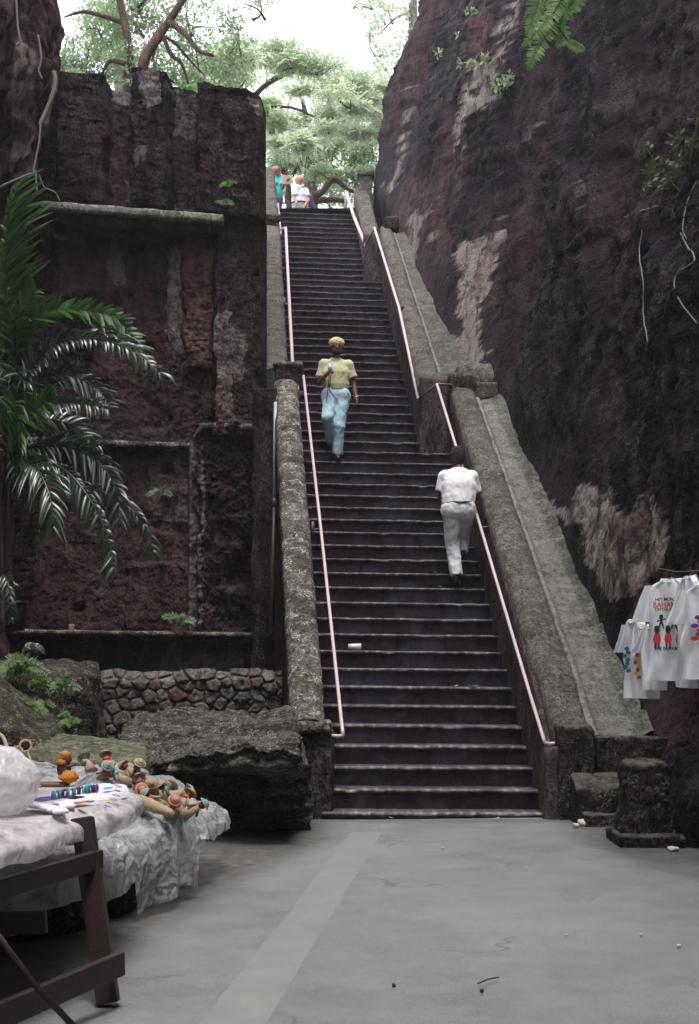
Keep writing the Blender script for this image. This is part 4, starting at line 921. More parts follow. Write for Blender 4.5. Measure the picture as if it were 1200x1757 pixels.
def small_fern(px_, py_, d, size, label, seed=0, mat='leaf_mid', n=6, group=None, name='fern', cat='fern', spread=1.0):
    rs = np.random.RandomState(seed); c = P(px_, py_, d); f = MB()
    for k in range(n):
        a = rs.uniform(0, math.pi) if n > 1 else 1.57; v = np.array([math.cos(a) * spread, -rs.uniform(.2, .8), .25 + math.sin(a) * .5]); v /= np.linalg.norm(v)
        pts = [c + v * size * q + np.array([0, 0, -.55 * size * q * q]) for q in np.linspace(0, 1, 7)]
        for j in range(1, 7):
            T = pts[j] - pts[j - 1]; T /= np.linalg.norm(T); S = np.cross(T, [0, -.7, .7]); S /= np.linalg.norm(S)
            for sg in (-1, 1):
                for h in (0, .5):
                    b = pts[j - 1] * (1 - h) + pts[j] * h; l = size * .42 * (1 - (j + h) / 8.5) + .01; dv = S * sg + T * .5 + rs.normal(size=3) * .12
                    w_ = T * l * .2
                    f.add([b, b + dv * l * .5 + w_, b + dv * l, b + dv * l * .5 - w_], [(0, 1, 2, 3)])
    return tag(f.build(name, M[mat]), label, cat, group)
for i, (x, y, d, s, l) in enumerate([(40,1145,13.9,.30,'fern growing from the mossy ledge rock, highest of the left ferns'),(25,1152,13.95,.22,'fern at the left edge under the white stone'),(72,1172,13.9,.16,'small light green fern in the middle of the mossy rock face'),
     (112,1180,13.9,.20,'fern beside the left end of the rubble wall'),(48,1212,13.0,.18,'bright fern between the two rocks, left of the rubble wall'),(62,1222,13.0,.15,'small fern lower right of its bright neighbour between the rocks'),
     (78,1208,13.3,.12,'dark little fern in the cleft behind the sloping boulder'),(104,1230,13.2,.14,'dim fern low in the cleft left of the fieldstones'),(122,1242,13.1,.14,'lowest fern, just above the flat mossy slab')]):
    small_fern(x, y, d, s, l, 300 + i, 'leaf_mid' if i not in (2, 4, 5, 8) else 'leaf_bright', 7)
small_fern(305, 1066, 19.0, .30, 'small green fern on the ledge at the foot of the panel', 320, 'leaf_mid', 6)
small_fern(276, 847, 19.0, .22, 'little fern rooted in a hole of the stained wall panel', 321, 'leaf_mid', 5)
small_fern(385, 350, 19.0, .16, 'thin pale grass tuft at the right end of the upper ledge', 322, 'leaf_mid', 5, name='grass_tuft', cat='plant')
small_fern(395, 318, 19.2, .16, 'small pale flowering weed above the end of the upper ledge', 323, 'leaf_bright', 6, name='weed', cat='plant')
rs = np.random.RandomState(11)
def shrub(label, clusters, mat, leaf=.06, name='shrub', cat='shrub', group=None, stems=(), aspect=2.2):
    r = empty(name, tuple(P(*clusters[0][:3])), label, cat, group); f = MB()
    for (x, y, d, rx, ry, n) in clusters:
        V, F = leaf_cards(P(x, y, d), (rx / FP * d, min(rx, ry) / FP * d * .8, ry / FP * d), n, leaf, rs, aspect); f.add(V, F)
    f.build('foliage', M[mat], r)
    if stems:
        s = MB()
        for st in stems: add_tube(s, smooth_path([P(*q) for q in st], 4), .008, 5)
        s.build('stem', M['bark'], r)
    return r
cp_ = lambda x, y, off=.15: (x, y, on_cliff(x, y, off)[1])
shrub('leafy bush growing out of the right cliff near the picture edge', [cp_(1110,260)+(16,14,60), cp_(1130,290)+(22,20,120), cp_(1150,315)+(26,22,150), cp_(1120,320)+(14,20,60), cp_(1175,280)+(20,18,80), cp_(1190,250)+(14,12,50), cp_(1195,200)+(12,14,40), cp_(1165,240)+(20,14,40)], 'leaf_dark', .085,
      stems=[[cp_(1170,330,.02),cp_(1140,300,.15),cp_(1110,255,.25)],[cp_(1180,330,.02),cp_(1185,280,.2),cp_(1198,200,.25)]])
shrub('small dark sprig high on the right cliff', [cp_(1172,78)+(9,12,30), cp_(1165,90)+(7,7,14)], 'leaf_dark', .06)
shrub('pale little plant clinging to the upper left of the right cliff', [cp_(812,108)+(14,7,50), cp_(836,100)+(10,6,34), cp_(790,110)+(8,5,16)], 'leaf_mid', .10)
shrub('dim creeper below the pale plant on the right cliff', [cp_(870,135)+(10,16,50), cp_(855,150)+(10,10,30)], 'leaf_mid', .09)
shrub('faint pale sprig high at the edge of the right cliff', [cp_(785,60)+(8,6,20), cp_(752,92)+(8,6,20), cp_(810,20)+(14,6,30)], 'leaf_mid', .09)
def vine(label, px_list, rad=.008, mat='root', off=.05, name='hanging_root', cat='root', cl=True, d=None, group=None):
    pts = [on_cliff(x, y, off) for x, y in px_list] if cl else [P(x, y, d) for x, y in px_list]
    if cl:
        dm = np.array([p[1] for p in pts]); dm = np.minimum(dm, np.median(dm) + .4); pts = [P(x, y, q) for (x, y), q in zip(px_list, dm)]
    mb = MB(); pp = smooth_path(pts, 8); pp = pp + .012 * np.stack([fbm(pp * 6 + k, 3, 5) for k in range(3)], -1); add_tube(mb, pp, rad, 6)
    return tag(mb.build(name, M[mat]), label, cat, group)
vine('long thin vine hanging straight down the right cliff', [(1102,395),(1097,430),(1103,480),(1104,540),(1112,585),(1110,600)], .006)
vine('curling pale root looping at the right edge of the cliff', [(1168,400),(1178,420),(1190,435),(1190,450),(1162,470),(1158,492),(1170,520),(1196,556)], .008)
vine('thin dry stem crossing the cliff under the bush', [(1072,373),(1100,362),(1130,352)], .007)
vine('dry reddish twig hanging beneath the bush', [(1165,330),(1155,360),(1160,380),(1150,405)], .007, 'bark')
vine('second dry twig tangled beneath the bush', [(1195,310),(1180,345),(1172,390),(1178,410)], .006, 'root')
vine('thick pale root running down the left cliff', [(92,122),(94,150),(80,190),(70,215)], .030, cl=False, d=17.0)
vine('white cord-like root hanging below the thick root', [(70,215),(68,240),(60,285),(58,298),(62,295),(63,328)], .013, cl=False, d=16.95)
vine('root branching toward the left edge', [(58,298),(45,302),(20,312),(0,322)], .014, cl=False, d=16.95)
vine('long root streak on the left cliff', [(28,0),(30,40),(34,70),(28,78)], .013, cl=False, d=16.6)
vine('second root streak in the middle of the left cliff', [(66,60),(70,100),(66,120),(72,135)], .013, cl=False, d=16.9)
vine('thin drooping root from the cliff onto the upper ledge', [(68,300),(75,320),(95,330),(103,345)], .008, cl=False, d=17.6)
vine('broken pale branch stuck on the rubble-filled panel beside the conduit', [(444,812),(450,795),(460,783),(463,775)], .010, cl=False, d=19.2)

# bright fern-like spray hanging into the top right
sprg = empty('hanging_branch', tuple(P(985, -60, 7.5)), 'bright green feathery branch hanging into the top right corner', 'branch')
def pinnate(mb, pts, L, n, w, seed):
    rs = np.random.RandomState(seed); pth = smooth_path([P(*p) for p in pts], 8)
    for t_ in np.linspace(.03, 1, n):
        k = t_ * (len(pth) - 1.001); i = int(k); p = pth[i] * (1 - k + i) + pth[i + 1] * (k - i); T = pth[i + 1] - pth[i]; T /= np.linalg.norm(T)
        S = np.cross(T, [0, -1, .1]); S /= np.linalg.norm(S)
        for sg in (-1, 1):
            l = L * math.sin(math.pi * min(.97, .25 + .7 * t_)) * rs.uniform(.85, 1.1); dv = S * sg + T * .35 + rs.normal(size=3) * .1 + [0, 0, -.1]
            s2 = np.cross(dv, [0, -1, 0]); s2 = T * w / 2
            mb.add([p, p + dv * l * .35 + s2, p + dv * l * .8 + s2 * .7, p + dv * l, p + dv * l * .8 - s2 * .7, p + dv * l * .35 - s2], [(0, 1, 2, 3, 4, 5)])
for i, (pts, L) in enumerate([([(978,-30,7.5),(950,20,7.45),(925,50,7.4),(898,78,7.4)], .05), ([(960,10,7.5),(935,60,7.45),(918,90,7.4),(908,118,7.4)], .055), ([(985,-30,7.5),(990,0,7.5),(978,20,7.5)], .05),
     ([(950,25,7.5),(968,60,7.5),(955,80,7.5)], .04), ([(945,40,7.5),(955,55,7.5),(965,72,7.5)], .036), ([(975,70,7.5),(988,80,7.5),(1003,84,7.5)], .032), ([(940,0,7.6),(960,20,7.6),(982,30,7.6)], .045), ([(930,-20,7.6),(918,20,7.6),(905,60,7.6)], .05), ([(962,-20,7.5),(972,10,7.5),(960,40,7.5)], .05)]):
    mb = MB(); pinnate(mb, pts, L, 34, .012, 400 + i); lf = mb.build('leaf', M['leaf_bright'], sprg); mb = MB(); add_tube(mb, smooth_path([P(*p) for p in pts], 4), .0025, 4); mb.build('leaf_stalk', M['leaf_mid'], lf)
mb = MB(); add_tube(mb, smooth_path([P(1010,-200,7.6), P(990,-60,7.55), P(975,-20,7.5), P(950,28,7.5), P(975,70,7.5)], 6), np.linspace(.012, .003, 25), 6); mb.build('twig', M['bark'], sprg)

# ------------------------------------------------------------------ trees above
def tree(name, label, trunks, clusters, mat, leaf, feathery=False, bark='bark', seed=0, cat='tree', gap=0.):
    rs = np.random.RandomState(seed); r = empty(name, tuple(P(*trunks[0][0][:3])), label, cat)
    mb = MB()
    for k, tr in enumerate(trunks):
        pts = smooth_path([P(*q[:3]) for q in tr], 6); rad = np.interp(np.linspace(0, 1, len(pts)), np.linspace(0, 1, len(tr)), [q[3] for q in tr])
        pts = pts + .06 * np.stack([fbm(pts * .9 + 3 * j, 3, 7 + k) for j in range(3)], -1) * np.clip(rad * 14, .3, 1)[:, None]
        tk = MB(); add_tube(tk, pts, rad, 9); tk.build('trunk' if tr[0][1] > 300 else 'branch', M[bark], r)
    f = MB()
    for (x, y, d, rx, ry, n) in clusters:
        c = P(x, y, d); R = (rx / FP * d, min(rx, ry) * 1.1 / FP * d, ry / FP * d)
        if feathery:
            sprays(f, c, R, max(8, n // 3), 12, leaf, leaf * 5.0, rs); V, F = leaf_cards(c, np.array(R) * 1.5, n * 9, leaf * .9, rs, 2.2, .3); f.add(V, F)
        else:
            m = max(3, n // 26); u = rs.normal(size=(m, 3)); u /= np.linalg.norm(u, axis=1)[:, None]
            for q in u * (rs.uniform(.15, 1, m) ** .5)[:, None] * np.array(R) + c:
                V, F = leaf_cards(q, np.array(R) * .26 + .12, n // m, leaf, rs, 1.9, .15); f.add(V, F)
        for _ in range(2):       # twigs reaching into the cluster
            u = rs.normal(size=3); e = c + u / np.linalg.norm(u) * np.array(R) * .9
            s_ = c - np.array([rs.uniform(-.5, .5) * R[0], 0, R[2] * 1.1]); tw = MB(); add_tube(tw, smooth_path([s_, (s_ + e) / 2 + rs.normal(size=3) * .1, e], 3), np.linspace(.03, .008, 7), 5); tw.build('twig', M[bark], r)
    f.build('crown', M[mat], r)
    return r
tree('spreading_tree', 'old tree with reddish forked trunk and bare crooked limbs above the carved wall',
     [[(238,380,25,.13),(240,140,25,.10),(262,75,25,.09),(290,35,25,.07),(335,-30,25,.05)], [(222,380,25.5,.13),(220,140,25.5,.09),(222,90,25.5,.08),(216,40,25.5,.07),(200,-20,25.5,.06)],
      [(240,130,25,.07),(252,90,25,.08),(275,60,25,.07)], [(290,40,24.8,.06),(318,60,24.6,.05),(340,86,24.5,.04),(366,95,24.4,.025)], [(282,65,25,.04),(296,95,25,.04),(312,110,25,.03),(325,150,25,.015)],
      [(275,60,25,.03),(300,75,25,.028),(330,108,25,.02),(352,130,25,.012)], [(262,75,25,.03),(265,90,25,.03),(262,105,25,.02)], [(216,110,25,.05),(190,105,25,.04),(175,128,25,.02)], [(216,40,25.5,.05),(150,20,25.5,.035),(110,30,25.5,.015)]],
     [(180,40,26,46,40,1600),(190,105,26,40,32,1200),(240,20,26.5,50,40,1300),(235,105,25.5,50,34,1200),(300,60,27,40,60,900),(340,110,27,40,50,1000),(300,130,26,50,22,900),(130,125,26,32,20,700),(118,95,26,14,34,260),(350,25,27,50,34,500),(400,70,27,36,40,450),(395,120,27,40,40,900),(270,-30,26,120,40,1200),(425,10,28,70,22,260),(150,85,27,20,30,260)],
     'leaf_mid', .085, seed=1)
tree('pale_trunked_tree', 'slim pale trunk standing behind the old forked tree',
     [[(204,380,28,.13),(204,110,28,.12),(200,50,28,.10),(188,-20,28,.08)]], [(190,10,28,60,30,500),(160,60,29,30,40,400)], 'leaf_top', .09, bark='bark_pale', seed=2)
tree('feathery_tree', 'broad feathery light green tree spreading over the top of the stairs',
     [[(392,420,36,.14),(400,230,36,.10),(440,160,36,.07),(500,125,36,.05),(560,140,36,.03),(640,190,36,.012)], [(440,160,36,.05),(470,140,36,.04),(530,115,36,.03),(600,150,36,.012)], [(420,190,36,.05),(500,185,36,.035),(590,230,36,.015)]],
     [(430, 98, 35.4, 19, 8, 134), (662, 216, 37.6, 20, 12, 114), (409, 98, 34.3, 33, 14, 199), (622, 152, 36.8, 29, 15, 211), (379, 183, 37.0, 25, 9, 146), (380, 239, 38.2, 26, 10, 215), (545, 230, 38.1, 25, 11, 166), (497, 107, 34.8, 31, 7, 77), (563, 147, 35.8, 22, 16, 101), (490, 114, 36.8, 21, 10, 190), (459, 175, 38.4, 18, 8, 107), (610, 185, 34.4, 22, 9, 143), (365, 199, 38.4, 33, 14, 224), (356, 129, 38.8, 30, 11, 221), (561, 219, 34.8, 19, 11, 92), (480, 244, 35.0, 16, 7, 97), (616, 142, 34.7, 18, 16, 138), (421, 90, 33.3, 19, 13, 94), (364, 163, 34.5, 34, 8, 155), (613, 150, 38.9, 25, 9, 136), (363, 152, 34.5, 32, 14, 150), (361, 123, 34.5, 20, 9, 209), (398, 89, 38.6, 26, 16, 134), (656, 191, 37.7, 29, 11, 85), (422, 229, 38.4, 33, 10, 175), (622, 189, 37.9, 26, 13, 180), (441, 237, 38.7, 17, 16, 224), (577, 160, 33.8, 33, 13, 80), (407, 188, 36.4, 29, 15, 105), (351, 237, 33.1, 32, 8, 200), (616, 229, 36.3, 32, 9, 177), (462, 232, 37.6, 24, 12, 74), (362, 181, 35.9, 32, 12, 92), (473, 210, 36.1, 16, 15, 202), (379, 172, 35.3, 30, 10, 107), (515, 244, 33.6, 18, 13, 212), (524, 154, 38.1, 30, 8, 211), (417, 131, 38.0, 24, 14, 97), (647, 152, 36.0, 22, 12, 215), (592, 146, 36.3, 25, 13, 147), (376, 122, 38.1, 22, 14, 228), (563, 195, 36.7, 22, 15, 145), (660, 176, 37.7, 27, 11, 93), (612, 142, 37.0, 18, 8, 93), (625, 170, 35.2, 26, 10, 169), (382, 148, 38.6, 19, 13, 122), (370,110,34,34,24,260), (400,80,35,30,14,120), (440,90,35,40,16,200), (480,75,35,30,10,90), (500,100,35,44,18,220), (550,110,35,40,16,180), (350,150,33,26,10,160), (680,200,37,24,30,200), (660,150,37,24,22,120), (600,135,36,30,14,140)],
     'leaf_top', .085, True, seed=3)
tree('dark_trunked_tree', 'leafy tree with dark upright trunk rising directly behind the two tourists',
     [[(535,400,42,.26),(533,300,42,.2),(538,250,42,.16),(530,210,42,.1),(520,170,42,.05)], [(538,260,42,.1),(560,240,42,.08),(600,225,42,.04)], [(533,255,42,.08),(505,240,42,.06),(480,215,42,.03)]],
     [(500,250,42,46,32,2300),(560,255,42,46,30,2200),(610,250,42,34,34,1500),(480,285,42,26,24,700),(500,215,42,36,20,1100),(580,215,42,46,20,1300),(550,295,43,50,20,1400),(620,285,42,26,22,900),(640,240,42,24,34,900),(600,330,44,46,26,1300),(560,335,44,30,22,700),(480,330,44,22,18,300)],
     'leaf_mid', .11, seed=4)
tree('crooked_tree', 'low crooked tree whose dark limb bends across behind the top step',
     [[(500,430,38,.15),(528,348,38,.10),(552,330,38,.09),(568,310,38,.085),(580,312,38,.075),(600,326,38,.05),(640,336,38,.04),(690,330,38,.03)], [(552,342,38,.06),(540,344,38,.1),(575,343,38,.07),(600,348,38,.04)]],
     [(560,298,39,40,14,900),(610,305,39,34,16,800),(645,300,39,20,20,500)], 'leaf_mid', .11, seed=5)
tree('forked_sapling', 'thin forked sapling between the two tourists',
     [[(497,400,36,.09),(495,345,36,.08),(493,312,36,.07),(486,296,36,.05),(478,285,36,.03)], [(493,312,36,.06),(503,300,36,.05),(510,288,36,.03)], [(490,303,36,.04),(494,290,36,.02)]],
     [(480,280,36,18,12,240),(510,282,36,16,12,200)], 'leaf_mid', .10, seed=6)
tree('tall_slim_tree', 'tall slim pole-like trunk with thin drooping leaves beside the right cliff',
     [[(703,400,38,.16),(706,130,38,.15),(709,40,38,.13),(708,-40,38,.1)], [(708,20,38,.05),(680,30,38,.03),(650,60,38,.015)], [(707,90,38,.04),(690,110,38,.02)]],
     [(660,20,38,40,20,320),(645,60,38,16,34,260),(665,110,38,20,30,260),(690,60,38,16,40,260),(725,50,38,16,44,240),(620,0,38,50,14,260),(735,10,38,20,20,200),(655,140,38,14,20,150),(715,110,38,12,20,90)],
     'leaf_top', .12, bark='bark_pale', seed=7)
tree('far_tree', 'dense mass of pale foliage closing the view at the far left of the terrace',
     [[(440,420,55,.3),(440,260,55,.2),(450,180,55,.1)]], [(420,240,55,50,50,1300),(480,250,56,60,60,1500),(560,270,56,60,60,1300),(640,250,56,50,60,1300),(600,190,58,70,30,900),(380,150,58,60,40,1100),(450,120,58,60,34,900),(520,150,58,60,40,1300),(660,150,58,40,50,800),(400,80,60,60,24,420),(560,100,60,60,24,500)], 'leaf_top', .16, seed=8)
shrub('fringe of bright weeds growing along the top of the carved wall', [(352,158,20.6,22,7,300),(390,168,20.6,28,7,400),(430,178,20.6,24,8,350),(345,172,19.8,10,12,120),(200,140,20.6,30,5,120),(315,150,20.4,20,5,150),(455,190,21.5,8,8,80)], 'leaf_bright', .06, 'weeds', 'plant')
shrub('low bush behind the carved wall next to the left cliff', [(125,135,22,26,16,700),(108,110,22,12,30,300)], 'leaf_mid', .07)

# ------------------------------------------------------------------ figures grown from one smooth distance field
class SDF:
    def __init__(s, lo, hi, h):
        s.lo = np.array(lo, float); s.h = h; s.n = np.ceil((np.array(hi) - s.lo) / h).astype(int) + 1
        s.F = np.full(s.n, 1.0, np.float32)
    def _sub(s, a, b, r):
        i0 = np.clip(np.floor((np.minimum(a, b) - r - s.lo) / s.h).astype(int), 0, s.n - 1)
        i1 = np.clip(np.ceil((np.maximum(a, b) + r - s.lo) / s.h).astype(int) + 1, 1, s.n)
        ax = [s.lo[k] + s.h * np.arange(i0[k], i1[k]) for k in range(3)]
        X = np.stack(np.meshgrid(*ax, indexing='ij'), -1)
        return tuple(slice(i0[k], i1[k]) for k in range(3)), X
    def _join(s, sl, d, k):
        f = s.F[sl]
        if k > 0:
            hh = np.clip(.5 + .5 * (f - d) / k, 0, 1); s.F[sl] = f * (1 - hh) + d * hh - k * hh * (1 - hh)
        else: s.F[sl] = np.minimum(f, d)
    def cap(s, a, b, ra, rb, k=.03, sq=None, clipa=False, clipb=False):
        """tapered limb; sq=(axis, factor) widens it along an axis"""
        a = np.array(a, float); b = np.array(b, float); m = max(ra, rb) * (sq[1] if sq else 1)
        sl, X = s._sub(a, b, m + 2.5 * k + .02)
        ab = b - a; L2 = max(np.dot(ab, ab), 1e-9); t = np.clip(((X - a) @ ab) / L2, 0, 1)
        D = X - (a + t[..., None] * ab)
        if sq:
            ax = np.array(sq[0], float); ax /= np.linalg.norm(ax); c = D @ ax; D = D + ax * (c * (1 / sq[1] - 1))[..., None]
        d = np.linalg.norm(D, axis=-1) - (ra + (rb - ra) * t)
        u = ab / math.sqrt(L2)
        if clipb: d = np.maximum(d, (X - b) @ u)
        if clipa: d = np.maximum(d, -((X - a) @ u))
        s._join(sl, d, k)
    def ell(s, c, r, k=.02, rot=0.):
        c = np.array(c, float); r = np.array(r, float); m = r.max()
        sl, X = s._sub(c, c, m + 2.5 * k + .02); D = X - c
        q = D / r; l = np.linalg.norm(q, axis=-1); d = (l - 1) * np.minimum(r.min() * 1.2, 1) ; s._join(sl, d, k)
    def cut(s, c, r, k=.01):
        c = np.array(c, float); r = np.array(r, float); sl, X = s._sub(c, c, r.max() + .03)
        d = (np.linalg.norm((X - c) / r, axis=-1) - 1) * r.min(); f = s.F[sl]; s.F[sl] = np.maximum(f, -d)
    def plane(s, p, nrm):
        ax = [s.lo[k] + s.h * np.arange(s.n[k]) for k in range(3)]; nrm = np.array(nrm, float); nrm /= np.linalg.norm(nrm)
        X = np.stack(np.meshgrid(*ax, indexing='ij'), -1); s.F = np.maximum(s.F, (X - np.array(p)) @ nrm)
    def noise(s, amp, freq, seed=0, z0=-9, z1=9):
        ax = [s.lo[k] + s.h * np.arange(s.n[k]) for k in range(3)]; X = np.stack(np.meshgrid(*ax, indexing='ij'), -1)
        m = np.abs(s.F) < .05; N = np.zeros(s.F.shape); Q = X[m]; N[m] = (fbm(Q * np.array(freq), 3, seed) - .3) * ((Q[:, 2] > z0) & (Q[:, 2] < z1)); s.F = s.F + amp * N
    def mesh(s):
        F = s.F; n = F.shape; I = F < 0
        c = np.zeros((n[0]-1, n[1]-1, n[2]-1), int)
        for a in (0, 1):
            for b in (0, 1):
                for d in (0, 1): c += I[a:n[0]-1+a, b:n[1]-1+b, d:n[2]-1+d]
        act = (c > 0) & (c < 8); idx = np.full(act.shape, -1); cells = np.argwhere(act); idx[act] = np.arange(len(cells))
        acc = np.zeros((len(cells), 3)); cnt = np.zeros(len(cells))
        offs = [(a, b, d) for a in (0, 1) for b in (0, 1) for d in (0, 1)]
        for o in offs:
            for ax in range(3):
                if o[ax]: continue
                o2 = list(o); o2[ax] = 1
                f0 = F[tuple((cells + o).T)]; f1 = F[tuple((cells + o2).T)]; m = (f0 < 0) != (f1 < 0)
                t = np.where(m, f0 / np.where(m, f0 - f1, 1), 0); p = np.array(o, float)[None] + 0 * acc; p[:, ax] = t
                acc[m] += p[m]; cnt += m
        V = (cells + acc / cnt[:, None]) * s.h + s.lo
        Q = []
        for ax in range(3):
            o1, o2 = [(1, 2), (2, 0), (0, 1)][ax]
            sl0 = [slice(1, n[k] - 1) for k in range(3)]; sl0[ax] = slice(0, n[ax] - 1); sl1 = list(sl0); sl1[ax] = slice(1, n[ax])
            a = I[tuple(sl0)]; b = I[tuple(sl1)]
            for flip, m in ((0, a & ~b), (1, ~a & b)):
                e = np.argwhere(m); e = e + np.array([1 if k != ax else 0 for k in range(3)])
                if not len(e): continue
                def g(d1, d2):
                    q = e.copy(); q[:, o1] += d1; q[:, o2] += d2; return idx[tuple(q.T)]
                q = np.stack([g(-1, -1), g(0, -1), g(0, 0), g(-1, 0)], -1); Q.append(q[:, ::-1] if flip else q)
        return V, np.concatenate(Q)

def lerp(a, b, t): return np.array(a) * (1 - t) + np.array(b) * t
def hand(B, wrist, direc, palm_n, side, curl=.5, s=1.):
    """palm and five fingers; direc = wrist to knuckles, palm_n = way the palm faces, side = towards the thumb"""
    d = np.array(direc, float); d /= np.linalg.norm(d); n = np.array(palm_n, float); n -= d * np.dot(n, d); n /= np.linalg.norm(n); t = np.cross(d, n) * side
    w = np.array(wrist, float); k0 = w + d * .085 * s
    B.cap(w, w + d * .05 * s, .023 * s, .026 * s, .015, (t, 1.35)); B.cap(w + d * .04 * s, k0, .019 * s, .017 * s, .012, (t, 2.0))
    for j, (o, l) in enumerate(((.032, .068), (.011, .078), (-.010, .072), (-.030, .056))):
        p = k0 + t * o * s; a = curl * .9; v = d * math.cos(a) + n * math.sin(a); q = p + v * l * .5 * s
        a = curl * 2.1; v = d * math.cos(a) + n * math.sin(a); r = q + v * l * .32 * s; a = curl * 2.9; v = d * math.cos(a) + n * math.sin(a)
        B.cap(p, q, .0105 * s, .0095 * s, .004); B.cap(q, r, .0095 * s, .0088 * s, .003); B.cap(r, r + v * l * .22 * s, .0088 * s, .0075 * s, .003)
    p = w + d * .03 * s + t * .030 * s; q = p + (d * .7 + t * .75 + n * .25) * .038 * s; B.cap(p, q, .014 * s, .011 * s, .008); B.cap(q, q + (d * .85 + t * .15 + n * .5) * .034 * s, .011 * s, .009 * s, .004)
def head(B, c, f, s=1., tilt=0.):
    """c = centre of the skull, f = facing direction (horizontal)"""
    f = np.array(f, float); f /= np.linalg.norm(f); r = np.cross(f, [0, 0, 1.0]); c = np.array(c, float); z = np.array([0, 0, 1.0])
    rr = np.abs(r) * .076 + np.abs(f) * .096; rr[2] = .108
    B.ell(c + z * .018 - f * .008, rr * s, .02)
    B.cap(c + f * .035 - z * .055, c + f * .058 - z * .088, .052 * s, .032 * s, .025, (r, 1.12))
    B.cap(c + f * .084 + z * .005, c + f * .104 - z * .035, .010, .015, .010); B.cap(c + f * .095 - z * .036 - r * .012, c + f * .095 - z * .036 + r * .012, .009, .009, .006)
    B.cap(c + f * .078 - z * .064 - r * .020, c + f * .078 - z * .064 + r * .020, .010, .010, .008)
    B.cap(c + f * .078 + z * .028 - r * .04, c + f * .078 + z * .028 + r * .04, .012, .012, .01)
    for sg in (-1, 1):
        B.cut(c + f * .096 + z * .008 + r * sg * .031, (.016, .016, .011)); B.cap(c + r * sg * .078 + z * .018, c + r * sg * .080 - z * .022, .013, .010, .006, (f, 1.5))
def torso(B, pel, chest, neck, sl, sr, hl, hr, fr, g=1.):
    r = np.array(sr) - np.array(sl); r /= np.linalg.norm(r)
    B.cap(hl, hr, .095 * g, .095 * g, .05); B.cap(pel, lerp(pel, chest, .5), .100 * g, .100 * g, .06, (r, 1.32)); B.cap(lerp(pel, chest, .4), chest, .102 * g, .112 * g, .06, (r, 1.36))
    B.cap(chest, lerp(chest, neck, .55), .112 * g, .075 * g, .05, (r, 1.4)); B.cap(sl, sr, .052 * g, .052 * g, .05)
skin_dark = flat_mat('dark_skin', (.085, .034, .024), .5, .12, 30); skin_tan = flat_mat('sunlit_skin', (.46, .23, .16), .5, .1, 30)
def cloth_mat(name, col, var=.10):
    n = NT(name); a = n.noise(9, 5, .6); c = n.mix(a, tuple(x * (1 - var) for x in col), tuple(min(1, x * (1 + var)) for x in col))
    n.bump(n.math('ADD', n.noise(14, 4, .55, n.mapv((1, 1, .45))), n.math('MULTIPLY', n.noise(300, 2), .06)), .3, .02); n.set(Base_Color=c, Roughness=.85); n.b.inputs['Sheen Weight'].default_value = .2; return n.m
eye_w = flat_mat('eye_white', (.35, .31, .28), .3, .02); eye_d = flat_mat('eye_dark', (.02, .012, .01), .2, .02); hair_b = flat_mat('black_hair', (.012, .009, .009), .8, .4, 200, .6); hair_g = flat_mat('grey_hair', (.40, .37, .34), .8, .2, 200, .5)
shoe_m = flat_mat('black_shoe', (.015, .013, .014), .45, .2)

